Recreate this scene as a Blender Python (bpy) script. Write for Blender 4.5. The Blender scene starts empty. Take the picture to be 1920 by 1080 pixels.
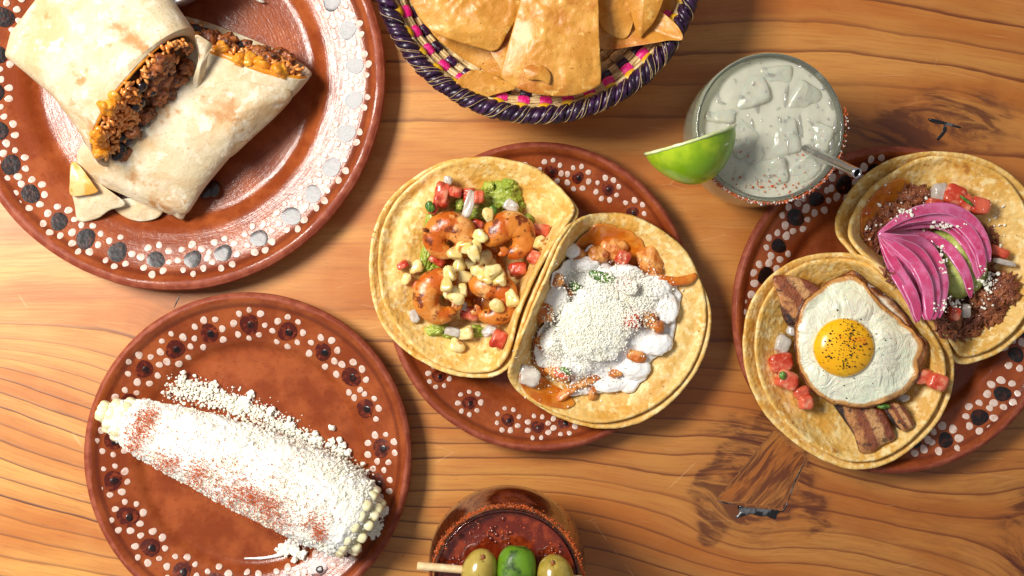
import bpy, bmesh, math, random
import numpy as np
from mathutils import Vector
random.seed(7); np.random.seed(7)
PI = math.pi
# ------------------------------------------------------------------ camera, light, exposure
U = 0.00035          # metres of table per photograph pixel
H = 0.95             # camera height above the table
SC = bpy.context.scene
COL = SC.collection
cam = bpy.data.objects.new('camera', bpy.data.cameras.new('camera')); COL.objects.link(cam)
cam.location = (0, 0, H); cam.rotation_euler = (0, 0, 0)
cam.data.sensor_width = 36.0; cam.data.lens = 36.0 * H / (1920 * U)
cam.data.clip_start = 0.01; cam.data.clip_end = 50
SC.camera = cam
SC.view_settings.view_transform = 'Standard'; SC.view_settings.look = 'None'
SC.view_settings.exposure = 0.0; SC.view_settings.gamma = 1.0
wd = bpy.data.worlds.new('World'); SC.world = wd; wd.use_nodes = True
bg = wd.node_tree.nodes['Background']; bg.inputs[0].default_value = (0.90, 0.92, 1.0, 1); bg.inputs[1].default_value = 0.31
def area(name, loc, aim, sx, sy, power, col):
    l = bpy.data.lights.new(name, 'AREA'); l.shape = 'RECTANGLE'; l.size = sx; l.size_y = sy
    l.energy = power; l.color = col
    o = bpy.data.objects.new(name, l); COL.objects.link(o); o.location = loc
    o.rotation_euler = aim
    return o
area('window_light', (-0.79, 0.37, 1.15), (0.0, 0.0, 0.0), 0.46, 0.50, 36.0, (1.0, 0.96, 0.89))
SC.render.engine = 'CYCLES'
SC.cycles.use_denoising = True
SC.cycles.max_bounces = 14
SC.cycles.volume_bounces = 10
SC.cycles.sample_clamp_indirect = 4.0

# ------------------------------------------------------------------ helpers
def W(px, py, z=0.0):
    """photo pixel at height z (mm) -> world point"""
    s = U * (H - z * 0.001) / H
    return np.array([(px - 960) * s, (540 - py) * s, z * 0.001])
def WV(px, py, z):
    px, py, z = np.broadcast_arrays(np.asarray(px, float), np.asarray(py, float), np.asarray(z, float))
    s = U * (H - z * 0.001) / H
    return np.stack([(px - 960) * s, (540 - py) * s, z * 0.001], -1)
def PX(V):
    s = U * (H - V[..., 2]) / H
    return V[..., 0] / s + 960, 540 - V[..., 1] / s
def mm(px, z=0): return px * U * (H - z * 0.001) / H      # pixels -> metres at height z
# numpy value noise
def _h(ix, iy, iz, seed):
    h = (ix * 73856093) ^ (iy * 19349663) ^ (iz * 83492791) ^ (seed * 2654435761)
    h &= 0xffffffff
    h = ((h ^ (h >> 15)) * 2246822519) & 0xffffffff
    h = ((h ^ (h >> 13)) * 3266489917) & 0xffffffff
    return (h ^ (h >> 16)) / 4294967295.0
def vn(P, seed=0):
    P = np.asarray(P, float); F = np.floor(P); f = P - F; f = f * f * (3 - 2 * f); I = F.astype(np.int64)
    r = 0
    for a in (0, 1):
        for b in (0, 1):
            for c in (0, 1):
                w = (f[..., 0] if a else 1 - f[..., 0]) * (f[..., 1] if b else 1 - f[..., 1]) * (f[..., 2] if c else 1 - f[..., 2])
                r = r + w * _h(I[..., 0] + a, I[..., 1] + b, I[..., 2] + c, seed)
    return r * 2 - 1
def fbm(P, scale=1.0, octv=3, seed=0, gain=0.5):
    r = 0; a = 1.0; s = scale; t = 0
    P = np.asarray(P, float)
    for k in range(octv):
        r = r + a * vn(P * s + 17.3 * k, seed + k); t += a; a *= gain; s *= 2.03
    return r / t
# height map of what already stands (in photo pixels)
HS = 3; HX0, HY0 = -300, -300
HM = np.zeros((int(1700 / HS), int(2540 / HS)))
def splat(V, rad=2):
    px, py = PX(V); z = V[..., 2] * 1000
    i = ((py - HY0) / HS).astype(int).ravel(); j = ((px - HX0) / HS).astype(int).ravel(); z = z.ravel()
    for di in range(-rad, rad + 1):
        for dj in range(-rad, rad + 1):
            a = i + di; b = j + dj
            ok = (a >= 0) & (a < HM.shape[0]) & (b >= 0) & (b < HM.shape[1])
            np.maximum.at(HM, (a[ok], b[ok]), z[ok])
def top(px, py, r=0, mode='mean'):
    px = np.asarray(px, float); py = np.asarray(py, float)
    offs = [(0, 0)] if r == 0 else [(0, 0)] + [(r * math.cos(k * PI / 4) * q, r * math.sin(k * PI / 4) * q) for k in range(8) for q in (.5, 1)]
    vals = []
    for dx, dy in offs:
        i = np.clip(((py + dy - HY0) / HS).astype(int), 0, HM.shape[0] - 1); j = np.clip(((px + dx - HX0) / HS).astype(int), 0, HM.shape[1] - 1)
        vals.append(HM[i, j])
    vals = np.array(vals)
    return vals.max(0) if mode == 'max' else vals.mean(0)

def tag(o, label=None, cat=None, group=None, kind=None):
    if label: o['label'] = label
    if cat: o['category'] = cat
    if group: o['group'] = group
    if kind: o['kind'] = kind
    return o
def empty(name, loc, label, cat, group=None, kind=None):
    o = bpy.data.objects.new(name, None); COL.objects.link(o); o.location = tuple(loc); o.empty_display_size = 0.02
    return tag(o, label, cat, group, kind)
class MB:
    def __init__(s): s.v = []; s.f = []; s.m = []; s.n = 0; s.attr = {}
    def add(s, v, f, mi=0, **attr):
        v = np.asarray(v, float).reshape(-1, 3); s.v.append(v)
        for q in f: s.f.append([int(a) + s.n for a in q])
        s.m += [mi] * len(f); s.n += len(v)
        for k, a in attr.items(): s.attr.setdefault(k, []).append(np.asarray(a, float).ravel())
        return s
    def build(s, name, mats, parent=None, smooth=True, label=None, cat=None, group=None, kind=None, sp=True, origin=None, rad=1, fix=True):
        V = np.concatenate(s.v) if s.v else np.zeros((0, 3))
        if sp: splat(V, rad)
        base = np.array(origin) if origin is not None else np.array([(V[:, 0].min() + V[:, 0].max()) / 2, (V[:, 1].min() + V[:, 1].max()) / 2, V[:, 2].min()])
        me = bpy.data.meshes.new(name); me.from_pydata((V - base).tolist(), [], s.f); me.update()
        for k, a in s.attr.items():
            at = me.attributes.new(k, 'FLOAT', 'POINT'); at.data.foreach_set('value', np.concatenate(a))
        if len(mats if isinstance(mats, (list, tuple)) else [mats]) > 1: me.polygons.foreach_set('material_index', s.m)
        if fix and len(s.f) < 60000:
            bm = bmesh.new(); bm.from_mesh(me); bmesh.ops.recalc_face_normals(bm, faces=bm.faces); bm.to_mesh(me); bm.free()
        if not isinstance(mats, (list, tuple)): mats = [mats]
        for m in mats: me.materials.append(m)
        if smooth: me.polygons.foreach_set('use_smooth', [True] * len(me.polygons))
        o = bpy.data.objects.new(name, me); COL.objects.link(o)
        pl = np.zeros(3)
        if parent is not None:
            o.parent = parent; p = parent
            while p is not None: pl = pl + np.array(p.location); p = p.parent
        o.location = tuple(base - pl)
        return tag(o, label, cat, group, kind)
def grid_faces(nr, nc, closed=True):
    f = []
    for r in range(nr - 1):
        for c in range(nc if closed else nc - 1):
            d = (c + 1) % nc
            f.append((r * nc + c, r * nc + d, (r + 1) * nc + d, (r + 1) * nc + c))
    return f
def lathe(prof, c, seg=64, warp=0):
    """prof: list of (r, z) metres from the inside out"""
    a = np.linspace(0, 2 * PI, seg, endpoint=False); v = []
    for r, z in prof:
        v.append(np.stack([c[0] + r * np.cos(a), c[1] + r * np.sin(a), np.full(seg, c[2] + z)], -1))
    return np.concatenate(v), grid_faces(len(prof), seg)
_ico = {}
def ico(n):
    if n in _ico: return _ico[n]
    t = (1 + 5 ** .5) / 2
    v = [(-1, t, 0), (1, t, 0), (-1, -t, 0), (1, -t, 0), (0, -1, t), (0, 1, t), (0, -1, -t), (0, 1, -t), (t, 0, -1), (t, 0, 1), (-t, 0, -1), (-t, 0, 1)]
    v = [np.array(a) / np.linalg.norm(a) for a in v]
    f = [(0, 11, 5), (0, 5, 1), (0, 1, 7), (0, 7, 10), (0, 10, 11), (1, 5, 9), (5, 11, 4), (11, 10, 2), (10, 7, 6), (7, 1, 8), (3, 9, 4), (3, 4, 2), (3, 2, 6), (3, 6, 8), (3, 8, 9), (4, 9, 5), (2, 4, 11), (6, 2, 10), (8, 6, 7), (9, 8, 1)]
    for _ in range(n):
        c = {}; g = []
        def mid(a, b):
            k = (min(a, b), max(a, b))
            if k not in c: m = v[a] + v[b]; v.append(m / np.linalg.norm(m)); c[k] = len(v) - 1
            return c[k]
        for a, b, d in f:
            x, y, z = mid(a, b), mid(b, d), mid(d, a); g += [(a, x, z), (b, y, x), (d, z, y), (x, y, z)]
        f = g
    _ico[n] = (np.array(v), f); return _ico[n]
def rotm(rx, ry, rz):
    cx, sx, cy, sy, cz, sz = math.cos(rx), math.sin(rx), math.cos(ry), math.sin(ry), math.cos(rz), math.sin(rz)
    return np.array([[cz, -sz, 0], [sz, cz, 0], [0, 0, 1]]) @ np.array([[cy, 0, sy], [0, 1, 0], [-sy, 0, cy]]) @ np.array([[1, 0, 0], [0, cx, -sx], [0, sx, cx]])
def blob(c, size, rot=(0, 0, 0), k=2.0, amp=0.0, fr=1.5, seed=0, sub=2, octv=2, cut=None):
    """rounded blob (k=2 ellipsoid, k>4 rounded box), size = half extents in metres"""
    v, f = ico(sub)
    q = v / (np.abs(v) ** k).sum(1, keepdims=True) ** (1 / k)
    if amp: q = q * (1 + amp * fbm(v + seed * 3.1, fr, octv, seed))[:, None]
    q = q * np.array(size)
    return q @ rotm(*rot).T + np.asarray(c), f
def tube(pts, rad, seg=10, flat=1.0, up=(0, 0, 1), cap=True):
    """swept tube: flat < 1 squashes it along 'up'"""
    P = np.asarray(pts, float); n = len(P); rad = np.broadcast_to(np.asarray(rad, float), (n,))
    T = np.gradient(P, axis=0); T /= np.linalg.norm(T, axis=1, keepdims=True) + 1e-12
    up = np.array(up, float); S = np.cross(T, up); nn = np.linalg.norm(S, axis=1, keepdims=True)
    S = np.where(nn > 1e-3, S / (nn + 1e-9), np.array([1.0, 0, 0])); N = np.cross(S, T)
    a = np.linspace(0, 2 * PI, seg, endpoint=False)
    V = P[:, None, :] + rad[:, None, None] * (np.cos(a)[None, :, None] * S[:, None, :] + flat * np.sin(a)[None, :, None] * N[:, None, :])
    V = V.reshape(-1, 3); f = grid_faces(n, seg)
    if cap:
        V = np.concatenate([V, P[:1], P[-1:]]); b = n * seg
        f = f + [(b, (c + 1) % seg, c) for c in range(seg)] + [(b + 1, (n - 1) * seg + c, (n - 1) * seg + (c + 1) % seg) for c in range(seg)]
    return V, f
def catmull(P, n, closed=False):
    P = np.asarray(P, float); m = len(P)
    if closed: Q = np.concatenate([P[-1:], P, P[:2]])
    else: Q = np.concatenate([2 * P[:1] - P[1:2], P, 2 * P[-1:] - P[-2:-1]])
    out = []; segs = m if closed else m - 1; K = 14
    for i in range(segs):
        p0, p1, p2, p3 = Q[i], Q[i + 1], Q[i + 2], Q[i + 3]
        for t in np.arange(K) / K:
            out.append(0.5 * ((2 * p1) + (-p0 + p2) * t + (2 * p0 - 5 * p1 + 4 * p2 - p3) * t * t + (-p0 + 3 * p1 - 3 * p2 + p3) * t ** 3))
    if not closed: out.append(P[-1])
    out = np.array(out)
    if closed: out = np.concatenate([out, out[:1]])
    L = np.concatenate([[0], np.cumsum(np.linalg.norm(np.diff(out[:, :2], axis=0), axis=1))])
    s = np.linspace(0, L[-1], n, endpoint=not closed)
    return np.stack([np.interp(s, L, out[:, k]) for k in range(P.shape[1])], -1)
def patch(outline, zc, thick=2.0, n=110, m=24, power=2.2, foldp=None, amp=0.0, fr=0.02, seed=0, drape=None, center=None, zfun=None, smoothz=True, edge=0.0, gap=0.3, jag=0.0, jagf=.08, dome=0.0, domep=8, nt=False):
    """sheet with real thickness over a star-shaped outline [(px,py,z)]"""
    O = catmull(outline, n, True)
    c = np.array(center if center is not None else [O[:, 0].mean(), O[:, 1].mean()], float)
    if jag:
        j = 1 + jag * fbm(np.stack([O[:, 0], O[:, 1], O[:, 0] * 0], -1), jagf, 3, seed + 90)
        O[:, 0] = c[0] + (O[:, 0] - c[0]) * j; O[:, 1] = c[1] + (O[:, 1] - c[1]) * j
    t = (np.arange(1, m + 1) / m)[:, None]
    X = c[0] + (O[None, :, 0] - c[0]) * t; Y = c[1] + (O[None, :, 1] - c[1]) * t
    zb = O[None, :, 2]
    p = power if foldp is None else power + np.clip((zb - foldp[0]) / foldp[1], 0, 1) * foldp[2]
    Z = zc + (zb - zc) * t ** p
    if amp: Z = Z + amp * fbm(np.stack([X, Y, X * 0], -1), fr, 3, seed)
    if zfun is not None: Z = zfun(X, Y, Z, t, O)
    if drape is not None: Z = np.maximum(Z, top(X, Y, drape) + gap + thick)
    if drape is not None and smoothz:
        for _ in range(3):
            Z2 = Z.copy(); Z2[:, :] = (Z + np.roll(Z, 1, 1) + np.roll(Z, -1, 1)) / 3
            Z2[1:-1] = (Z2[1:-1] * 2 + Z2[:-2] + Z2[2:]) / 4; Z = np.maximum(Z2, Z - 1.0)
    if dome: Z = Z + dome * (1 - t ** domep) ** .5
    zc2 = Z[0].mean()
    tp = WV(X, Y, Z).reshape(-1, 3)
    e = WV(c[0] + (X[-1] - c[0]) * (1 + edge), c[1] + (Y[-1] - c[1]) * (1 + edge), Z[-1] - thick * 0.5)
    bt = WV(X[::-1], Y[::-1], Z[::-1] - thick).reshape(-1, 3)
    if nt:
        A = tp.reshape(m, n, 3); dr = np.gradient(A, axis=0); da = (np.roll(A, -1, 1) - np.roll(A, 1, 1)); N_ = np.cross(dr, da); N_ /= np.linalg.norm(N_, axis=2, keepdims=True) + 1e-12
        N_ *= np.sign(N_[..., 2:3] + 1e-9)
        for _ in range(3): N_ = (N_ + np.roll(N_, 1, 1) + np.roll(N_, -1, 1)) / 3
        N_ /= np.linalg.norm(N_, axis=2, keepdims=True); B = A - N_ * thick * .001; bt = B[::-1].reshape(-1, 3)
        ed = dr[-1] / np.linalg.norm(dr[-1], axis=1, keepdims=True); e = (A[-1] + B[-1]) / 2 + ed * thick * .0004
    V = np.concatenate([tp, e, bt, WV(c[0], c[1], zc2)[None], WV(c[0], c[1], zc2 - thick)[None]])
    f = grid_faces(2 * m + 1, n)
    a = len(V) - 2; last = (2 * m) * n
    f += [(a, (k + 1) % n, k) for k in range(n)] + [(a + 1, last + k, last + (k + 1) % n) for k in range(n)]
    f = [tuple(reversed(q)) for q in f]
    T = np.concatenate([np.repeat(t[:, 0], n), np.ones(n), np.repeat(t[::-1, 0], n), [0, 0]])
    return V, f, T
# ------------------------------------------------------------------ materials
def lin(c):
    return tuple(((x / 255) / 12.92 if x / 255 <= .04045 else ((x / 255 + .055) / 1.055) ** 2.4) for x in c) + (1.0,)
class NT:
    def __init__(s, name):
        s.m = bpy.data.materials.new(name); s.m.use_nodes = True; s.t = s.m.node_tree
        s.b = s.t.nodes['Principled BSDF']
        s.tc = s.t.nodes.new('ShaderNodeTexCoord'); oi = s.t.nodes.new('ShaderNodeObjectInfo')
        ml = s.n('ShaderNodeMath', operation='MULTIPLY', i={0: oi.outputs['Random'], 1: 7.0})
        s.co = s.n('ShaderNodeVectorMath', operation='ADD', i={0: s.tc.outputs['Object'], 1: ml.outputs[0]}).outputs[0]
        s.rnd = oi.outputs['Random']
    def n(s, typ, i=None, **kw):
        d = s.t.nodes.new(typ)
        for k, v in kw.items(): setattr(d, k, v)
        for k, v in (i or {}).items():
            if isinstance(v, bpy.types.NodeSocket): s.t.links.new(v, d.inputs[k])
            else: d.inputs[k].default_value = v
        return d
    def math(s, op, a, b=0.0, c=0.0, clamp=False):
        d = s.n('ShaderNodeMath', operation=op, i={0: a, 1: b, 2: c}); d.use_clamp = clamp; return d.outputs[0]
    def noise(s, scale, detail=4, rough=.55, dist=0.0, vec=None, out=0):
        return s.n('ShaderNodeTexNoise', i={'Vector': vec or s.co, 'Scale': scale, 'Detail': detail, 'Roughness': rough, 'Distortion': dist}).outputs[out]
    def vor(s, scale, feature='F1', vec=None, rnd=1.0):
        return s.n('ShaderNodeTexVoronoi', feature=feature, i={'Vector': vec or s.co, 'Scale': scale, 'Randomness': rnd}).outputs[0]
    def mask(s, v, lo, hi):
        return s.n('ShaderNodeMapRange', interpolation_type='SMOOTHSTEP', i={0: v, 1: lo, 2: hi, 3: 0.0, 4: 1.0}).outputs[0]
    def mix(s, f, a, b, bl='MIX'):
        d = s.n('ShaderNodeMix', data_type='RGBA', blend_type=bl, i={0: f, 6: a, 7: b}); return d.outputs[2]
    def attr(s, k): return s.n('ShaderNodeAttribute', attribute_name=k).outputs['Fac']
    def set(s, **kw):
        for k, v in kw.items():
            k = k.replace('_', ' ')
            if isinstance(v, bpy.types.NodeSocket): s.t.links.new(v, s.b.inputs[k])
            else: s.b.inputs[k].default_value = v
    def bump(s, h, strength=.4, dist=.0005, prev=None):
        d = s.n('ShaderNodeBump', i={'Strength': strength, 'Distance': dist, 'Height': h})
        if prev is not None: s.t.links.new(prev, d.inputs['Normal'])
        s.t.links.new(d.outputs[0], s.b.inputs['Normal']); return d.outputs[0]
def organic(name, base, layers=(), rough=.5, bumps=(), sss=0.0, sr=(1, .5, .3), ss=.002, coat=0.0, crough=.1, spec=.5, trans=0.0, ior=1.45, rn=0.0, rv=0.0):
    N = NT(name); col = lin(base)
    for (sc, lo, hi, c, *r) in layers:
        fac = N.mask(N.noise(sc, r[0] if r else 4, .6, r[1] if len(r) > 1 else 0.0), lo, hi)
        col = N.mix(fac, col, lin(c))
    if rv:
        hsv = N.n('ShaderNodeHueSaturation', i={'Value': N.math('ADD', N.math('MULTIPLY', N.rnd, rv), 1 - rv / 2), 'Color': col}); col = hsv.outputs[0]
    N.set(Base_Color=col, Roughness=rough, Coat_Weight=coat, Coat_Roughness=crough, IOR=ior, Transmission_Weight=trans)
    N.b.inputs['Specular IOR Level'].default_value = spec
    if rn: N.set(Roughness=N.math('ADD', N.math('MULTIPLY', N.noise(400, 3), rn), rough - rn / 2, clamp=True))
    if sss: N.set(Subsurface_Weight=sss, Subsurface_Radius=sr, Subsurface_Scale=ss)
    prev = None
    for b in bumps:
        typ, sc, st, dist = b
        h = N.noise(sc, 4, .6) if typ == 'n' else N.vor(sc, 'SMOOTH_F1' if typ == 's' else 'F1')
        prev = N.bump(h, st, dist, prev)
    return N.m
M = {}
M['corn_tortilla'] = organic('corn_tortilla', (218, 166, 76), [(24, .46, .62, (228, 184, 102)), (70, .42, .60, (232, 192, 114)), (190, .50, .62, (242, 214, 150), 5), (30, .56, .70, (212, 152, 56), 5), (60, .66, .72, (180, 118, 50), 5), (420, .69, .72, (160, 104, 50), 2)], rough=.5, rv=.08, bumps=[('n', 40, .35, .004), ('s', 330, .6, .0012), ('n', 900, .4, .0006)], sss=.08, coat=.12, crough=.35)
M['flour_tortilla'] = organic('flour_tortilla', (208, 190, 154), [(70, .42, .62, (220, 204, 174)), (30, .44, .66, (204, 170, 124), 9, .3), (38, .54, .66, (184, 132, 80), 10, .4), (90, .52, .66, (228, 216, 190), 6), (600, .60, .7, (196, 162, 118), 3)], rough=.66, bumps=[('n', 70, .35, .003), ('n', 260, .4, .0012), ('n', 1000, .35, .0005)], sss=.05)
M['chip'] = organic('chip', (200, 134, 46), [(45, .40, .62, (216, 156, 68)), (30, .54, .68, (182, 104, 28), 5), (110, .60, .68, (226, 178, 96), 5), (700, .62, .72, (150, 84, 30), 3)], rough=.4, bumps=[('n', 60, .3, .003), ('n', 260, .45, .0012), ('n', 900, .4, .0005)], coat=.3, crough=.28, sss=.04)
M['rice'] = organic('rice', (222, 134, 54), [(160, .45, .6, (236, 172, 102))], rough=.28, sss=.1, coat=.5)
M['bean'] = organic('bean', (34, 24, 24), [(200, .55, .7, (62, 40, 38))], rough=.25, coat=.5)
M['meat'] = organic('meat', (116, 56, 22), [(160, .42, .56, (168, 94, 40)), (300, .54, .64, (60, 28, 12))], rough=.38, bumps=[('n', 500, .8, .0012)], coat=.4, crough=.25, rv=.3)
M['cheddar'] = organic('cheddar', (220, 134, 24), [(140, .45, .65, (230, 160, 50))], rough=.3, bumps=[('n', 400, .6, .001)], sss=.25, coat=.4, crough=.2)
M['filling'] = organic('filling', (66, 36, 20), [(180, .48, .62, (130, 76, 38)), (320, .6, .7, (40, 24, 18))], rough=.45, bumps=[('n', 350, .9, .002)], coat=.25)
M['cotija'] = organic('cotija', (250, 248, 232), [(90, .45, .7, (252, 251, 243))], rough=.75, bumps=[('n', 900, .4, .0006), ('n', 2200, .4, .0003)], sss=.6, sr=(1, .95, .85), ss=.004)
M['stained'] = organic('stained', (222, 160, 70), [(60, .42, .6, (228, 190, 124)), (80, .55, .66, (214, 130, 30), 5)], rough=.4, coat=.3, bumps=[('n', 200, .5, .001)])
M['crumb'] = organic('crumb', (252, 250, 236), [(60, .5, .7, (250, 244, 222))], rough=.8)
M['chili'] = organic('chili', (186, 80, 24), [(900, .45, .6, (206, 92, 30))], rough=.7)
M['pepper'] = organic('pepper', (38, 26, 18), [], rough=.7)
M['shrimp'] = organic('shrimp', (208, 124, 42), [(45, .50, .66, (234, 176, 106)), (70, .48, .60, (192, 90, 14)), (110, .53, .62, (116, 48, 12), 6), (300, .64, .68, (54, 22, 10), 3)], rough=.3, bumps=[('n', 160, .5, .0015), ('n', 700, .35, .0005)], sss=.10, sr=(1, .5, .2), ss=.002, coat=.28, crough=.25)
M['kernel'] = organic('kernel', (228, 198, 116), [(110, .42, .62, (238, 222, 162)), (160, .60, .68, (190, 120, 46), 3)], rough=.28, sss=.3, sr=(1, .8, .4), coat=.5, crough=.12, rv=.12, bumps=[('n', 200, .3, .0008)])
M['cobkernel'] = organic('cobkernel', (234, 226, 178), [(130, .45, .65, (246, 240, 206))], rough=.3, sss=.3, sr=(1, .8, .4), coat=.5, crough=.12)
M['tomato'] = organic('tomato', (192, 56, 30), [(90, .40, .56, (216, 100, 70)), (160, .52, .66, (226, 142, 108), 4)], rough=.25, sss=.10, sr=(1, .3, .2), coat=.35, crough=.08, bumps=[('n', 260, .3, .001)], rv=.15)
M['onion'] = organic('onion', (216, 204, 190), [(140, .45, .65, (232, 224, 210))], rough=.2, trans=.25, sss=.4, sr=(1, 1, .9), ss=.003, coat=.5, bumps=[('n', 200, .25, .001)])
M['guac'] = organic('guacamole', (142, 160, 46), [(110, .43, .62, (182, 192, 84)), (160, .57, .7, (108, 132, 28))], rough=.28, sss=.15, sr=(.8, 1, .3), coat=.5, crough=.15, bumps=[('n', 350, .7, .0018)])
M['avosauce'] = organic('avosauce', (184, 194, 96), [(150, .45, .6, (204, 212, 126)), (500, .62, .7, (106, 136, 50), 2)], rough=.25, sss=.2, coat=.4, bumps=[('n', 120, .4, .0015)])
M['herb'] = organic('herb', (62, 104, 30), [(300, .45, .6, (104, 142, 50))], rough=.35, coat=.3, bumps=[('n', 300, .5, .001)])
M['crema'] = organic('crema', (246, 244, 240), [(55, .56, .70, (232, 206, 180), 5)], rough=.18, sss=.3, sr=(1, .95, .85), coat=.5, crough=.08, bumps=[('n', 70, .6, .004), ('n', 300, .3, .001)])
M['chicken'] = organic('chicken', (194, 104, 30), [(130, .42, .6, (224, 156, 80)), (170, .58, .7, (160, 76, 26))], rough=.36, sss=.05, bumps=[('n', 350, .8, .0015)], coat=.4, crough=.2, rv=.2)
M['sauce'] = organic('sauce', (196, 100, 20), [(70, .45, .6, (214, 130, 40))], rough=.15, coat=.6, sss=.1)
M['beef'] = organic('beef', (120, 60, 32), [(130, .45, .6, (164, 96, 56)), (300, .6, .7, (60, 26, 14))], rough=.4, bumps=[('n', 600, .8, .001)], coat=.3, crough=.25)
M['pickled'] = organic('pickled_onion', (208, 74, 122), [(60, .44, .6, (222, 118, 160)), (40, .56, .66, (196, 46, 96))], rough=.16, sss=.35, sr=(1, .25, .5), ss=.003, coat=.7, crough=.06, bumps=[('n', 260, .2, .0008)])
M['pickled_edge'] = organic('pickled_edge', (232, 160, 196), [(60, .44, .6, (206, 92, 146))], rough=.18, sss=.4, sr=(1, .3, .5), coat=.6)
M['raffia_purple'] = organic('raffia_purple', (38, 12, 42), [(260, .5, .62, (64, 26, 68)), (500, .68, .72, (150, 112, 90), 2)], rough=.32, coat=.25, rv=.9, bumps=[('n', 500, .6, .0006)])
M['straw'] = organic('straw', (202, 168, 112), [(160, .45, .6, (224, 196, 146)), (220, .58, .68, (150, 108, 60))], rough=.5, rv=.3, bumps=[('n', 700, .6, .0008)])
M['raffia_pink'] = organic('raffia_pink', (222, 24, 118), [(400, .5, .65, (236, 70, 146))], rough=.35, rv=.2, bumps=[('n', 700, .6, .0006)])
M['raffia_yellow'] = organic('raffia_yellow', (214, 160, 24), [(400, .5, .65, (232, 190, 60))], rough=.35, rv=.2, bumps=[('n', 700, .6, .0006)])
M['lime_peel'] = organic('lime_peel', (124, 164, 8), [(28, .42, .60, (172, 196, 28)), (60, .6, .72, (88, 136, 6))], rough=.3, sss=.15, sr=(.5, 1, .1), coat=.4, crough=.2, bumps=[('s', 900, .25, .0004)])
M['lime_dark'] = organic('lime_dark', (40, 78, 8), [(28, .42, .60, (92, 132, 16)), (50, .52, .66, (22, 48, 4))], rough=.45, sss=.05, sr=(.5, 1, .1), coat=.12, crough=.2, bumps=[('s', 900, .25, .0004)])
M['lime_flesh'] = organic('lime_flesh', (206, 216, 150), [(160, .45, .6, (226, 232, 190))], rough=.25, sss=.4, sr=(.8, 1, .4), coat=.4)
M['olive'] = organic('olive', (154, 130, 44), [(60, .45, .62, (178, 154, 70)), (400, .64, .7, (120, 100, 40), 2)], rough=.25, sss=.2, sr=(1, .8, .2), coat=.6, crough=.12)
M['stick'] = organic('bamboo', (222, 190, 140), [(200, .5, .65, (236, 212, 170))], rough=.5)
M['ceramic'] = organic('ceramic', (238, 240, 244), [], rough=.12, coat=.4)
M['yolk'] = organic('yolk', (246, 176, 6), [(40, .45, .62, (248, 190, 20)), (60, .6, .7, (240, 150, 4))], rough=.25, sss=.12, sr=(1, .6, .05), ss=.004, coat=.4, crough=.2, bumps=[('n', 120, .15, .001)])
M['slip_white'] = organic('slip_white', (214, 190, 176), [(300, .5, .65, (196, 160, 140))], rough=.35, coat=.35, crough=.1, spec=.3)
M['slip_black'] = organic('slip_black', (22, 12, 12), [(330, .5, .62, (62, 22, 12)), (200, .6, .7, (52, 50, 58))], rough=.35, coat=.3, crough=.1, spec=.3, bumps=[('n', 350, .5, .0006)])
M['slip_brown'] = organic('slip_brown', (78, 22, 10), [(260, .5, .62, (126, 50, 22))], rough=.35, coat=.35, crough=.08, spec=.3, bumps=[('n', 350, .4, .0005)])
M['resin'] = organic('resin', (20, 18, 18), [(120, .5, .62, (98, 98, 100))], rough=.2, coat=.5, bumps=[('n', 200, .6, .001)])
M['cup_sauce'] = organic('cup_sauce', (60, 30, 14), [], rough=.3)
# steel
N = NT('steel'); N.set(Base_Color=(.62, .62, .62, 1), Metallic=1.0, Roughness=.22); M['steel'] = N.m
N = NT('steel_shade'); N.set(Base_Color=(.05, .05, .055, 1), Metallic=.6, Roughness=.5); M['steel_shade'] = N.m  # dark copy of the steel, for the shade inside the straw
# glass
N = NT('glass'); N.set(Base_Color=(.93, .97, .94, 1), Roughness=.02, IOR=1.45, Transmission_Weight=1.0); N.bump(N.noise(60, 2), .12, .002); M['glass'] = N.m
N = NT('lightened_glass'); N.set(Base_Color=lin((226, 230, 208)), Roughness=.03, IOR=1.45, Transmission_Weight=.86); N.bump(N.noise(60, 2), .12, .002); M['lightened_glass'] = N.m  # pale clouding stands in for light from the drink, lifts the dark rim ring
N = NT('ice'); N.set(Base_Color=lin((248, 246, 228)), Roughness=.03, IOR=1.35, Transmission_Weight=.6, Subsurface_Weight=.4, Subsurface_Scale=.005, Coat_Weight=.6, Coat_Roughness=.02); N.bump(N.noise(110, 4), .5, .003)
M['ice'] = N.m
N = NT('cocktail'); N.set(Base_Color=lin((250, 246, 222)), Roughness=.03, IOR=1.33, Transmission_Weight=.45, Subsurface_Weight=.5, Subsurface_Radius=(1, .95, .8), Subsurface_Scale=.006, Coat_Weight=.5, Coat_Roughness=.02)
v = N.n('ShaderNodeVolumePrincipled', i={'Color': (.997, .994, .965, 1), 'Density': 420.0, 'Anisotropy': .35}); N.t.links.new(v.outputs[0], N.t.nodes['Material Output'].inputs['Volume'])
N.bump(N.vor(75, 'SMOOTH_F1'), .25, .003, N.bump(N.noise(50, 3, .5, .8), .3, .004)); M['cocktail'] = N.m
N = NT('glint_ice'); N.set(Base_Color=(1, 1, 1, 1), Roughness=.02, IOR=1.5, Transmission_Weight=.9, Coat_Weight=1.0, Coat_Roughness=.02); M['glint_ice'] = N.m  # clear glossy material for the added glint shapes on the margarita
N = NT('tomato_beer'); c = N.mix(N.mask(N.noise(160, 5), .45, .65), lin((104, 30, 10)), lin((142, 54, 20))); N.set(Base_Color=c, Roughness=.08, Coat_Weight=.6, Coat_Roughness=.03, Subsurface_Weight=.2, Subsurface_Scale=.002)
N.bump(N.noise(90, 4, .5, .4), .3, .003); M['michelada'] = N.m
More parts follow.
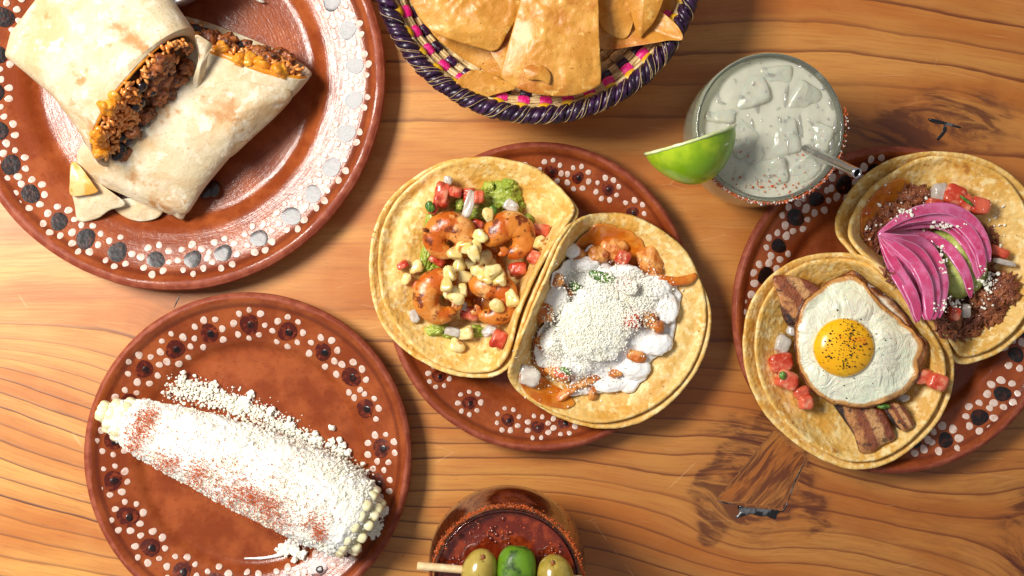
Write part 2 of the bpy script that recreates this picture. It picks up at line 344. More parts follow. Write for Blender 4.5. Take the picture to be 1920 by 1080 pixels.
# glazed clay: attribute 'rr' = radius / rim radius
N = NT('clay'); rr = N.attr('rr'); ca = N.attr('ca'); sa = N.attr('sa')
n1 = N.noise(45, 5, .6); n2 = N.noise(300, 4, .6)
glz = N.mix(N.mask(n1, .38, .66), lin((130, 58, 26)), lin((158, 80, 40)))
glz = N.mix(N.math('MULTIPLY', N.mask(n2, .52, .72), .45), glz, lin((116, 44, 18)))
bare = N.mix(N.mask(N.noise(150, 5), .4, .65), lin((134, 62, 42)), lin((156, 82, 58)))
bare = N.mix(N.mask(N.noise(700, 3), .64, .72), bare, lin((96, 44, 30)))
lipm = N.mask(N.math('ADD', rr, N.math('MULTIPLY', N.math('SUBTRACT', N.noise(22, 4, .6), .5), .11)), .962, .968)
# glaze colour is darker in the groove inside the lip
gr = N.math('MULTIPLY', N.mask(N.math('ABSOLUTE', N.math('SUBTRACT', rr, .925)), .02, .004), .55)
glz = N.mix(gr, glz, lin((84, 30, 16)))
N.set(Base_Color=N.mix(lipm, glz, bare))
N.set(Roughness=N.math('ADD', N.math('MULTIPLY', lipm, .35), .22)); 
cv = N.n('ShaderNodeCombineXYZ', i={0: N.math('MULTIPLY', ca, 6.0), 1: N.math('MULTIPLY', sa, 6.0), 2: N.math('MULTIPLY', rr, 130.0)}).outputs[0]
ring = N.noise(1.0, 4, .6, 0, cv)
h = N.math('ADD', N.math('MULTIPLY', ring, .5), N.math('MULTIPLY', N.noise(420, 4, .65), .6))
N.set(Coat_Weight=N.math('MULTIPLY', N.math('SUBTRACT', 1.0, N.math('MULTIPLY', lipm, .85)), N.math('ADD', .10, N.math('MULTIPLY', N.mask(N.math('ADD', N.math('MULTIPLY', ring, .6), N.math('MULTIPLY', N.noise(500, 4, .7), .4)), .43, .57), .38))), Coat_Roughness=.09)
N.b.inputs['Specular IOR Level'].default_value = .2
pv = N.bump(h, .42, .00045); N.bump(N.noise(60, 2), .10, .0012, pv)
M['clay'] = N.m
for l in [l for l in N.t.links if l.to_node == N.b and l.to_socket.name == 'Normal']: N.t.links.new(l.from_socket, N.b.inputs['Coat Normal'])
# egg white: attribute 'rr'
N = NT('egg_white'); rr = N.math('ADD', N.attr('rr'), N.math('MULTIPLY', N.math('SUBTRACT', N.noise(120, 5, .6), .5), .10))
c = N.mix(N.mask(N.noise(60, 4), .4, .65), lin((238, 234, 210)), lin((232, 234, 206)))
c = N.mix(N.mask(rr, .90, .945), c, lin((206, 150, 84)))
c = N.mix(N.mask(rr, .965, .995), c, lin((140, 78, 34)))
N.set(Base_Color=c, Roughness=.22, Subsurface_Weight=.2, Subsurface_Scale=.002, Coat_Weight=.5, Coat_Roughness=.1)
N.bump(N.noise(260, 4), .35, .001, N.bump(N.noise(75, 4, .6, .8), .8, .005)); M['egg_white'] = N.m
N = NT('egg_lace'); rr = N.math('ADD', N.attr('rr'), N.math('MULTIPLY', N.math('SUBTRACT', N.noise(140, 5, .65), .5), .16))
c = N.mix(N.mask(rr, .88, .96), lin((232, 222, 196)), lin((186, 116, 58))); c = N.mix(N.mask(rr, .93, .99), c, lin((88, 40, 16)))
N.set(Base_Color=c, Roughness=.3, Coat_Weight=.5, Coat_Roughness=.15); N.bump(N.noise(300, 4), .7, .0016); M['egg_lace'] = N.m
# pork belly: bands across attribute 'bd'
N = NT('pork'); bd = N.math('ADD', N.attr('bd'), N.math('MULTIPLY', N.math('SUBTRACT', N.noise(90, 4), .5), .25))
c = N.mix(N.mask(bd, .16, .24), lin((34, 15, 7)), lin((206, 140, 78)))
c = N.mix(N.mask(bd, .34, .42), c, lin((150, 76, 32))); c = N.mix(N.mask(bd, .55, .62), c, lin((214, 158, 98))); c = N.mix(N.mask(bd, .76, .84), c, lin((136, 62, 24)))
c = N.mix(N.math('MULTIPLY', N.mask(N.noise(200, 5, .7), .48, .62), .7), c, lin((120, 56, 20))); c = N.mix(N.math('MULTIPLY', N.mask(N.noise(120, 5, .7), .55, .62), .8), c, lin((44, 20, 8)))
N.set(Base_Color=c, Roughness=.32, Coat_Weight=.5, Coat_Roughness=.18, Subsurface_Weight=.1, Subsurface_Scale=.002)
N.bump(N.noise(300, 5, .7), .9, .002); M['pork'] = N.m
# wood: attributes phase (growth rings), psi (across grain, px), along (px), red, pale
N = NT('wood'); ph = N.attr('phase'); psi = N.attr('psi'); al = N.attr('along'); red = N.attr('red'); lineamt = N.attr('lines')
jit = N.math('MULTIPLY', N.math('SUBTRACT', N.noise(1.0, 3, .6, 0, N.n('ShaderNodeCombineXYZ', i={0: N.math('MULTIPLY', al, .006), 1: N.math('MULTIPLY', psi, .03), 2: 3.0}).outputs[0]), .5), .35)
p2 = N.math('ADD', ph, jit)
fr = N.math('FRACT', p2)
cell = N.n('ShaderNodeTexWhiteNoise', noise_dimensions='1D', i={'W': N.math('FLOOR', p2)}).outputs[0]
late = N.math('ADD', N.math('MULTIPLY', N.mask(fr, .80, .95), N.mask(fr, 1.0, .96)), N.math('MULTIPLY', N.math('MULTIPLY', N.mask(fr, .2, .95), N.mask(fr, 1.0, .95)), .22))       # dark latewood, sharp on one side
late = N.math('MULTIPLY', late, N.math('ADD', N.math('MULTIPLY', cell, .6), .4))
late = N.math('MULTIPLY', late, lineamt)
fine = N.noise(1.0, 5, .65, 0, N.n('ShaderNodeCombineXYZ', i={0: N.math('MULTIPLY', al, .010), 1: N.math('MULTIPLY', psi, .22), 2: 0.0}).outputs[0])
broad = N.noise(1.0, 3, .5, 0, N.n('ShaderNodeCombineXYZ', i={0: N.math('MULTIPLY', al, .0022), 1: N.math('MULTIPLY', psi, .013), 2: 9.0}).outputs[0])
pore = N.noise(1.0, 3, .7, 0, N.n('ShaderNodeCombineXYZ', i={0: N.math('MULTIPLY', al, .030), 1: N.math('MULTIPLY', psi, .50), 2: 5.0}).outputs[0])
pale_a = lin((216, 152, 72)); pale_b = lin((188, 108, 32)); dark = lin((98, 46, 14))
c = N.mix(N.mask(broad, .35, .65), pale_a, pale_b)
c = N.mix(N.math('MULTIPLY', N.mask(fine, .42, .72), .55), c, lin((168, 94, 32)))
c = N.mix(N.math('MULTIPLY', N.mask(N.noise(30, 4, .6), .4, .7), .25), c, lin((212, 148, 80)))
c = N.mix(N.math('MULTIPLY', late, 1.0, clamp=True), c, dark)
c = N.mix(N.math('MULTIPLY', N.mask(pore, .62, .72), .6), c, lin((96, 48, 22)))
rm = N.math('MULTIPLY', red, N.math('ADD', .40, N.math('MULTIPLY', N.mask(N.noise(1.0, 5, .65, .5, N.n('ShaderNodeCombineXYZ', i={0: N.math('MULTIPLY', al, .014), 1: N.math('MULTIPLY', psi, .11), 2: 2.0}).outputs[0]), .40, .60), .75)), 0, clamp=True)
stk = N.mask(N.noise(1.0, 5, .65, .8, N.n('ShaderNodeCombineXYZ', i={0: N.math('MULTIPLY', al, .012), 1: N.math('MULTIPLY', psi, .09), 2: 4.0}).outputs[0]), .36, .64)
rm = N.math('ADD', N.math('MULTIPLY', N.math('MINIMUM', red, .50), .85), N.math('MULTIPLY', N.math('MAXIMUM', N.math('SUBTRACT', red, .50), 0.0), N.math('ADD', .25, N.math('MULTIPLY', stk, 1.1))), 0, clamp=True)
c = N.mix(N.math('MULTIPLY', rm, .9), c, N.mix(N.mask(rm, .35, .9), lin((142, 72, 20)), lin((84, 32, 8))))
# fine scratches left by use
sc = N.vor(16, 'DISTANCE_TO_EDGE', vec=N.n('ShaderNodeVectorMath', operation='MULTIPLY', i={0: N.tc.outputs['Object'], 1: (.45, 1.6, 1)}).outputs[0])
c = N.mix(N.math('MULTIPLY', N.mask(sc, .004, .001), N.math('MULTIPLY', N.mask(N.noise(40, 3), .52, .6), .3)), c, lin((230, 190, 140)))
N.set(Base_Color=c, Roughness=N.math('ADD', .36, N.math('MULTIPLY', fine, .2)), Coat_Weight=.12, Coat_Roughness=.25)
N.bump(N.math('ADD', N.math('MULTIPLY', pore, -.3), N.math('MULTIPLY', N.math('ADD', fine, late), .5)), .25, .0005)
M['wood'] = N.m

# ------------------------------------------------------------------ the table top
def build_table():
    st = 4.0
    gx = np.arange(-500, 2421, st); gy = np.arange(-420, 1501, st)
    X, Y = np.meshgrid(gx, gy)
    P3 = np.stack([X, Y, X * 0], -1)
    psi = Y.copy()
    # grain drifts down to the right on the lower right, and down to the right on the far left
    def sg(v, a, w): return 1 / (1 + np.exp(-(v - a) / w))
    psi -= 0.20 * (X - 1050) * sg(X, 1050, 60) * sg(Y, 700, 90)
    psi -= 0.16 * (X - 1500) * sg(X, 1500, 80) * (1 - sg(Y, 500, 60))
    psi += 0.36 * (300 - X) * (1 - sg(X, 300, 50)) * sg(Y, 640, 30) * (1.0)*(1-.75*sg(Y, 960, 90))
    psi += 22 * fbm(P3, .0022, 2, 5)
    psi += 2.5 * fbm(P3, .010, 2, 8)
    ALONG = X.copy()
    def knot(cx, cy, ax, ay, k, rot=0):
        nonlocal psi
        c, s = math.cos(rot), math.sin(rot)
        dx = ((X - cx) * c + (Y - cy) * s) / ax; dy = (-(X - cx) * s + (Y - cy) * c) / ay
        r2 = dx * dx + dy * dy
        psi = psi - k * dy * ay / (r2 + 1.0)
        return np.sqrt(r2)
    k1 = knot(1400, 935, 90, 80, .97)
    k2 = knot(1765, 240, 130, 75, .97, .15)
    k3 = knot(1955, 1010, 90, 110, .95)
    k4 = knot(300, 575, 90, 60, .6, -.4)
    # the split block of wood beside the big knot has its grain on the diagonal
    poly = np.array([(1343, 938), (1466, 956), (1516, 862), (1452, 806)]); inside = np.ones(X.shape, bool); dist = np.full(X.shape, 1e9)
    for i in range(4):
        (x0, y0), (x1, y1) = poly[i], poly[(i + 1) % 4]; L = math.hypot(x1 - x0, y1 - y0); d = ((x1 - x0) * (Y - y0) - (y1 - y0) * (X - x0)) / L
        inside &= d < 5 * fbm(P3, .05, 2, 7 + i)
    psi = np.where(inside, 900 + (.76 * X + .65 * Y - 1640) + 6 * fbm(P3, .02, 2, 4), psi); ALONG = np.where(inside, .65 * X - .76 * Y, ALONG)
    # ring phase: spacing varies across the board
    dens = np.interp(psi, [-600, 0, 120, 240, 330, 560, 650, 740, 1000, 1200, 1700], [.012, .016, .019, .018, .015, .014, .020, .034, .034, .024, .02])
    tab = np.linspace(-1200, 2600, 2000)
    dt = np.interp(tab, [-600, 0, 120, 240, 330, 560, 650, 740, 1000, 1200, 1700], [.012, .016, .019, .018, .015, .014, .020, .036, .036, .026, .02])
    phase = np.interp(psi, tab, np.cumsum(dt) * (tab[1] - tab[0]))
    lines = np.interp(Y + 30 * fbm(P3, .004, 2, 3), [-400, 200, 260, 560, 640, 760, 1500], [.75, .75, .16, .16, .7, .95, .95])
    lines = np.maximum(lines, .9 * sg(X, 1560, 60) * (1 - sg(Y, 500, 60)))
    lines = lines * (1 - .85 * np.exp(-(k1 / .8) ** 4)) * (1 - .7 * np.exp(-(k2 / .7) ** 4))
    lines = np.where(inside, .15, lines)
    red = .04 * inside + .25 * np.exp(-(k1 / 1.1) ** 4) * (1 - inside) + .75 * np.exp(-(k2 / .8) ** 2) + 1.0 * np.exp(-(k3 / .75) ** 4)
    def band(x0, y0, x1, y1, w, a):
        dx, dy = x1 - x0, y1 - y0; L = math.hypot(dx, dy)
        t = np.clip(((X - x0) * dx + (Y - y0) * dy) / L / L, 0, 1)
        d = np.hypot(X - x0 - t * dx, Y - y0 - t * dy)
        return a * np.exp(-np.abs(d / (w * 1.1 * (1 + .9 * fbm(P3, .035, 3, 6)))) ** 3.5)
    red += band(1328, 926, 1436, 800, 17, 1.1) + band(1300, 920, 1390, 810, 12, .35) + band(1343, 936, 1325, 900, 14, .5) + band(1465, 950, 1500, 860, 11, .9) + band(1340, 890, 1335, 1010, 20, .7) + band(1500, 905, 1540, 980, 20, .4) + band(1400, 830, 1440, 900, 60, .45)
    red += band(320, 545, 250, 600, 30, .28) + band(400, 540, 300, 590, 26, .30)
    red += .34 * sg(X, 1080, 200) + .24 * sg(Y, 720, 90) * sg(X, 950, 120) + .07 * sg(X, 650, 120) + band(1370, 955, 1460, 966, 15, .7) + band(1560, 260, 1850, 225, 46, .35)
    red = np.clip(red, 0, 1)
    V = WV(X, Y, 0 * X).reshape(-1, 3); nr, nc = X.shape
    root = empty('wooden_table', (0, 0, -.035), 'varnished orange-brown wooden table top with dark knots, under all the plates', 'table')
    mb = MB(); mb.add(V, grid_faces(nr, nc, False), 0, phase=phase, psi=psi, along=ALONG, red=red, lines=lines)
    mb.f = [tuple(reversed(q)) for q in mb.f]
    mb.build('tabletop', M['wood'], root, smooth=False, sp=False, fix=False)
    # slab body below the surface sheet
    x0, y0 = V[:, 0].min(), V[:, 1].min(); x1, y1 = V[:, 0].max(), V[:, 1].max()
    b = [(x, y, z) for z in (-.035, -.0004) for x, y in ((x0, y0), (x1, y0), (x1, y1), (x0, y1))]
    mb = MB(); mb.add(b, [(0, 3, 2, 1), (0, 1, 5, 4), (1, 2, 6, 5), (2, 3, 7, 6), (3, 0, 4, 7), (4, 5, 6, 7)], 0)
    mb.build('slab', organic('slab_wood', (176, 112, 60), [(30, .4, .6, (150, 90, 44))], rough=.5), root, smooth=False, sp=False)
    def crack(pts, name='knot_crack'):
        mb = MB(); v, f, T = patch([(a, b, .25) for a, b in pts], .35, thick=.5, n=70, m=5, amp=.12, fr=.1, jag=.07, jagf=.15)
        mb.add(v, f); mb.build(name, M['resin'], root, sp=False)
    crack([(1382, 948), (1400, 951), (1430, 954), (1460, 957), (1457, 964), (1453, 974), (1446, 968), (1425, 968), (1404, 963), (1392, 966), (1378, 972), (1386, 960)])
    crack([(1740, 222), (1752, 223), (1775, 229), (1802, 238), (1796, 240), (1772, 234), (1748, 230)])
    crack([(1770, 234), (1776, 240), (1772, 250), (1760, 263), (1757, 258), (1766, 248)])
    # thin dark splits running from the knots
    def split(pts, w):
        P = catmull([(a, b, .12) for a, b in pts], 30); r = mm(w) * np.sin(np.linspace(.15, PI - .15, 30))
        mb = MB(); v, f = tube(WV(P[:, 0], P[:, 1], P[:, 2]), r, 6, flat=.15); mb.add(v, f); mb.build('split', M['resin'], root, sp=False)
    split([(1343, 939), (1360, 943), (1380, 946)], 1.3)
    split([(1455, 957), (1468, 958), (1478, 940)], 1.3)
    split([(1476, 945), (1490, 905), (1512, 860)], 1.2)
    split([(338, 553), (334, 560), (326, 578)], 1.2)
build_table()

# ------------------------------------------------------------------ clay plates
PROF = [(0, 5.2), (.30, 5.3), (.62, 5.4), (.655, 5.8), (.675, 7.0), (.705, 9.8), (.73, 11.2), (.76, 12.1), (.80, 13.6), (.86, 15.4), (.91, 17.0), (.935, 18.6), (.955, 20.6), (.975, 21.4), (.992, 20.6), (1.0, 18.5)]
PR = np.array([p[0] for p in PROF]); PZ = np.array([p[1] for p in PROF])
def prof_z(t):
    # smooth interpolation of the profile
    k = np.array([-.012, -.006, 0, .006, .012])
    return sum(np.interp(np.clip(t + a, 0, 1), PR, PZ) for a in k) / 5
def clay_plate(cx, cy, R, label, flowers, spacing, dr, pr, pd, cols, seed, sp_r=.80):
    c = W(cx, cy, 20); Rw = mm(R, 20)
    root = empty('clay_plate', (c[0], c[1], 0), label, 'plate', 'glazed clay plates on the table')
    n = 220
    a = np.linspace(0, 2 * PI, n, endpoint=False)
    ts = np.unique(np.concatenate([np.linspace(0.02, .63, 16), np.linspace(.63, .75, 12), np.linspace(.75, .91, 12), np.linspace(.91, 1.0, 20)]))
    wob = 1 + .006 * np.sin(2 * a + seed) + .004 * np.sin(3 * a + seed * 2.3) + .0035 * fbm(np.stack([np.cos(a) * 4, np.sin(a) * 4, a * 0 + seed], -1), 1.3, 3, seed)
    rows = []; rr = []
    for t in ts:
        z = prof_z(t) + .25 * fbm(np.stack([np.cos(a) * t * 3, np.sin(a) * t * 3, a * 0], -1), 1, 2, seed)
        w = 1 + (wob - 1) * t
        rows.append(np.stack([c[0] + Rw * t * w * np.cos(a), c[1] + Rw * t * w * np.sin(a), z * .001], -1)); rr.append(np.full(n, t))
    for t, z in ((1.003, 16.5), (.995, 14.0), (.96, 11.5), (.85, 6.0), (.70, 1.6), (.62, .3), (.02, .3)):
        rows.append(np.stack([c[0] + Rw * t * wob * np.cos(a), c[1] + Rw * t * wob * np.sin(a), np.full(n, z * .001)], -1)); rr.append(np.full(n, 1.0))
    V = np.concatenate(rows); f = [tuple(q) for q in grid_faces(len(rows), n)]
    f.append(tuple(range(n - 1, -1, -1))); f.append(tuple((len(rows) - 1) * n + k for k in range(n)))
    mb = MB(); mb.add(V, f, 0, rr=np.concatenate(rr), ca=np.tile(np.cos(a), len(rows)), sa=np.tile(np.sin(a), len(rows)))
    mb.build('plate_body', M['clay'], root, rad=3, origin=(c[0], c[1], 0))
    # painted flowers: explicit ones seen in the photograph, then fill the ring
    rng = random.Random(seed)
    angs = []
    for (fx, fy) in flowers:
        p = W(fx, fy, 14); angs.append((math.atan2(p[1] - c[1], p[0] - c[0]), min(math.hypot(p[0] - c[0], p[1] - c[1]) / Rw, .862)))
    spc = math.radians(spacing)
    aa = sorted(angs); full = list(aa)
    for i in range(len(aa)):
        a0 = aa[i][0]; a1 = aa[(i + 1) % len(aa)][0] + (2 * PI if i == len(aa) - 1 else 0)
        g = a1 - a0; k = int(round(g / spc))
        for q in range(1, k): full.append((a0 + g * q / k, sp_r + rng.uniform(-.01, .01)))
    D, P_, DP = mm(dr, 14) / Rw, mm(pr, 14) / Rw, mm(pd, 14) / Rw
    def disc(mb, x, y, r, mi, hh):
        k = 14; b = np.linspace(0, 2 * PI, k, endpoint=False); jr = r * (1 + .08 * np.sin(2 * b + rng.random() * 6) + .05 * np.sin(3 * b + rng.random() * 6))
        vs = []
        for q, up in ((1.0, .02), (.8, hh), (.4, hh * 1.15)):
            xx = x + jr * q * np.cos(b); yy = y + jr * q * np.sin(b); t = np.hypot(xx, yy)
            vs.append(np.stack([c[0] + Rw * xx, c[1] + Rw * yy, (prof_z(t) + up + .28) * .001], -1))
        t = math.hypot(x, y); vs.append(np.array([[c[0] + Rw * x, c[1] + Rw * y, (prof_z(t) + hh * 1.15 + .28) * .001]]))
        fs = grid_faces(3, k) + [(2 * k + j, 2 * k + (j + 1) % k, 3 * k) for j in range(k)]
        mb.add(np.concatenate(vs), fs, mi)
    for (an, rad) in full:
        mb = MB(); x, y = rad * math.cos(an), rad * math.sin(an)
        disc(mb, x, y, D * rng.uniform(.9, 1.08), 0, .10)
        if cols == 'eye':
            disc(mb, x + D * .2, y - D * .1, D * .42, 2, .30)
        npet = 8; ph = rng.random()
        for k in range(npet):
            if rng.random() < .06: continue
            b = (k + ph) / npet * 2 * PI
            q = DP * rng.uniform(.93, 1.07)
            xx, yy = x + q * math.cos(b), y + q * math.sin(b)
            if math.hypot(xx, yy) > .94 or math.hypot(xx, yy) < .70: continue
            disc(mb, xx, yy, P_ * rng.uniform(.8, 1.12), 1, .16)
        mats = [M['slip_black'] if cols == 'black' else M['slip_brown'], M['slip_white'], M['slip_black']]
        mb.build('painted_flower', mats, root, sp=False)
    return root
clay_plate(319, 142, 401, 'largest clay plate with charcoal dots, under the two burrito halves', [(17, 313), (55, 367), (108, 421), (154, 463), (219, 481), (293, 492), (363, 490), (423, 487), (494, 461), (558, 419), (597, 372), (633, 320), (664, 255), (676, 190), (672, 124), (652, 57), (622, 3), (0, 245)], 12, 17.5, 6.5, 27, 'black', 3, .83)
clay_plate(464, 859, 309, 'clay plate with ringed brown flowers, under the cheese-covered corn cob', [(467, 608), (539, 622), (605, 660), (658, 707), (684, 766), (715, 840), (392, 625), (328, 655), (271, 692), (212, 900), (240, 968), (282, 1026), (341, 1071), (213, 826)], 16.5, 18, 6.2, 28, 'eye', 11, .80)
clay_plate(1012, 557, 289, 'clay plate in the middle of the table, under the shrimp and chicken tacos', [(1033, 322), (1083, 333), (1139, 355), (1186, 398), (823, 705), (880, 755), (952, 787), (1008, 800), (1058, 792)], 13.5, 12, 5, 21, 'eye', 23, .81)
clay_plate(1678, 582, 306, 'clay plate at the right edge, under the fried egg and shredded beef tacos', [(1640, 322), (1582, 347), (1530, 374), (1491, 408), (1460, 461), (1436, 517), (1416, 575), (1878, 738), (1835, 782), (1772, 826), (1905, 665)], 12, 15.5, 7, 25, 'black', 31, .815)
# ------------------------------------------------------------------ burritos on the big plate
def loft(secs, n=56, m=60, kx=2.4, amp=1.2, seed=0, mouth=None, thick=2.0, creases=0.0):
    """secs: (Lx,Ly,Rx,Ry, zmid, halfheight, shift_px) ; ring from L to R, top pulled along -axis by shift"""
    S = np.array(secs, float)
    u = np.linspace(0, len(secs) - 1, m)
    Q = np.stack([np.interp(u, np.arange(len(secs)), S[:, k]) for k in range(7)], -1)
    ker = np.array([1, 2, 3, 2, 1]) / 9
    Qp = np.concatenate([Q[:1]] * 2 + [Q] + [Q[-1:]] * 2); Q = sum(ker[k] * Qp[k:k + m] for k in range(5))
    C = (Q[:, 0:2] + Q[:, 2:4]) / 2; D = (Q[:, 2:4] - Q[:, 0:2]) / 2
    A = np.gradient(C, axis=0); A /= np.linalg.norm(A, axis=1, keepdims=True)
    a = np.linspace(0, 2 * PI, n, endpoint=False)
    ca = np.sign(np.cos(a)) * np.abs(np.cos(a)) ** (2 / kx); sa = np.sign(np.sin(a)) * np.abs(np.sin(a)) ** (2 / kx)
    X = C[:, None, 0] + ca[None] * D[:, None, 0] - A[:, None, 0] * Q[:, 6:7] * sa[None]
    Y = C[:, None, 1] + ca[None] * D[:, None, 1] - A[:, None, 1] * Q[:, 6:7] * sa[None]
    Z = Q[:, 4:5] + sa[None] * Q[:, 5:6]
    P3 = np.stack([X * .012, Y * .012, Z * .03], -1)
    nz = fbm(P3, 1.0, 4, seed)
    Z = Z + amp * 1.6 * nz; X = X + 2.6 * amp * fbm(P3 + 9, 1.3, 3, seed + 5) * np.abs(sa)[None] * .4
    if creases:
        Z = Z - creases * np.exp(-((fbm(P3 * .7 + 31, 1, 2, seed + 7)) / .05) ** 2) * (sa[None] > 0)
    Z = np.maximum(Z, 6.0)
    return X, Y, Z
def burrito(name, label, secs, mouth_pts, seed, fill_dir, shift_in=26):
    """wrap tube open at the last section, filling mass inside the mouth"""
    X, Y, Z = loft(secs, seed=seed, amp=.8, creases=.0)
    m, n = X.shape
    V = WV(X, Y, Z).reshape(-1, 3)
    C = W((X.min() + X.max()) / 2, (Y.min() + Y.max()) / 2, 6)
    root = empty(name, (C[0], C[1], .006), label, 'burrito')
    mb = MB(); f = [tuple(q) for q in grid_faces(m, n)]
    # inner wall of the mouth
    cx, cy, cz = X[-1].mean(), Y[-1].mean(), Z[-1].mean()
    ins = []
    for q, back in ((.955, 0), (.93, 8), (.9, 22), (.86, 44)):
        ins.append(WV(cx + (X[-1] - cx) * q - fill_dir[0] * back, cy + (Y[-1] - cy) * q - fill_dir[1] * back, cz + (Z[-1] - cz) * q))
    V = np.concatenate([V] + ins); f = grid_faces(m + len(ins), n)
    f.append(tuple(range(n - 1, -1, -1)))
    mb.add(V, f); wrap = mb.build('tortilla_wrap', M['flour_tortilla'], root)
    return root, (cx, cy, cz, X[-1], Y[-1], Z[-1])
MX, MY = 0.77, 0.64
b2, mouth2 = burrito('burrito_half', 'lower burrito half, its cut end with rice and melted cheese facing the top right',
    [(158, 335, 318, 403, 14, 6, 0), (140, 312, 352, 402, 17, 10, 0), (146, 282, 385, 350, 22, 15, 0), (182, 226, 440, 285, 25, 18, 0), (226, 155, 505, 222, 26, 19, 4), (275, 75, 560, 172, 27, 20, 14), (306, 30, 584, 142, 27, 20, 26)], None, 3, (.45, -.85))
b1, mouth1 = burrito('burrito_half', 'upper burrito half lying across the other, beans, rice and meat in its mouth',
    [(20, 60, 205, -190, 40, 16, 0), (8, 105, 255, -110, 44, 22, 0), (46, 135, 300, -40, 48, 27, 0), (98, 180, 335, 15, 51, 28, 6), (138, 232, 364, 56, 52, 30, 28), (178, 298, 374, 80, 49, 31, 62)], None, 8, (.77, .64))
def fill_mouth(root, mouth, dirv, seed, plug=18, density=1.0, zs=1.0, spec=None):
    cx, cy, cz, RX, RY, RZ = mouth; rng = random.Random(seed); n = len(RX)
    # lumpy plug of filling behind the mouth
    mb = MB(); rows = []
    for q, back in ((.93, 34), (.92, 20), (.82, 9), (.62, 2), (.4, -3), (.2, -5)):
        X = cx + (RX - cx) * q - dirv[0] * back; Y = cy + (RY - cy) * q - dirv[1] * back; Z = cz + (RZ - cz) * q
        d = fbm(np.stack([X, Y, Z], -1), .06, 3, seed) * 6
        rows.append(WV(X + dirv[0] * d, Y + dirv[1] * d, Z + d * .4))
    V = np.concatenate(rows + [W(cx + dirv[0] * 6, cy + dirv[1] * 6, cz)[None]]); f = grid_faces(len(rows), n)
    k = (len(rows) - 1) * n; f += [(k + j, k + (j + 1) % n, len(V) - 1) for j in range(n)]
    mb.add(V, f); mb.build('filling_mass', M['filling'], root)
    def spot(a, q, out=0):
        i = int(a / (2 * PI) * n) % n
        x = cx + (RX[i] - cx) * q + dirv[0] * out; y = cy + (RY[i] - cy) * q + dirv[1] * out; z = cz + (RZ[i] - cz) * q
        return x, y, z
    return spot
def rice_grains(mb, cs, rng, L=3.0, R=1.0, jit=2.2):
    for (x, y, z) in cs:
        d = np.array([rng.gauss(0, 1), rng.gauss(0, 1), rng.gauss(0, .6)]); d /= np.linalg.norm(d)
        c = W(x + rng.gauss(0, jit), y + rng.gauss(0, jit), z); l = L * rng.uniform(.8, 1.2) * .001
        s = np.linspace(-1, 1, 5); pts = c + s[:, None] * d * l + (1 - s[:, None] ** 2) * np.array([0, 0, .0004])
        v, f = tube(pts, np.array([.35, .85, 1, .85, .35]) * R * .001, 6); mb.add(v, f)
def burrito_filling(root, mouth, dirv, seed, zones, K=1.0):
    rng = random.Random(seed); spot = fill_mouth(root, mouth, dirv, seed)
    for kind, a0, a1, q0, q1, cnt in zones:
        if kind == 'rice':
            mb = MB(); cs = []
            for _ in range(cnt):
                a = math.radians(rng.uniform(a0, a1)); q = rng.uniform(q0, q1); x, y, z = spot(a, q, rng.uniform(0, 10)); cs.append((x, y, z + 2))
            rice_grains(mb, cs, rng, 2.7, 1.25); mb.build('rice', M['rice'], root, kind='stuff')
        for _ in range(cnt if kind != 'rice' else 0):
            a = math.radians(rng.uniform(a0, a1)); q = rng.uniform(q0, q1); x, y, z = spot(a, q, rng.uniform(2, 9)); mb = MB()
            rot = (rng.uniform(0, 6), rng.uniform(0, 6), rng.uniform(0, 6))
            if kind == 'bean': v, f = blob(W(x, y, z + 2), (.0056, .0038, .0034), rot, sub=3, amp=.06, seed=rng.randint(0, 99)); mb.add(v, f); mb.build('black_bean', M['bean'], root)
            if kind == 'meat': s = rng.uniform(.7, 1.3); v, f = blob(W(x, y, z + 2), (.0060 * s, .0045 * s, .004 * s), rot, k=3, sub=3, amp=.45, fr=2, seed=rng.randint(0, 99), octv=3); mb.add(v, f); mb.build('meat_chunk', M['meat'], root)
            if kind == 'onion': v, f = blob(W(x, y, z + 3), (.0042, .003, .0012), rot, k=4, sub=2, amp=.2, seed=rng.randint(0, 99)); mb.add(v, f); mb.build('onion_piece', M['onion'], root)
            if kind == 'cheese': s = rng.uniform(.8, 1.3); v, f = blob(W(x, y, z + 1), (.006 * s, .004 * s, .003 * s), rot, sub=2, amp=.4, fr=2, seed=rng.randint(0, 99)); mb.add(v, f); mb.build('melted_cheese', M['cheddar'], root)
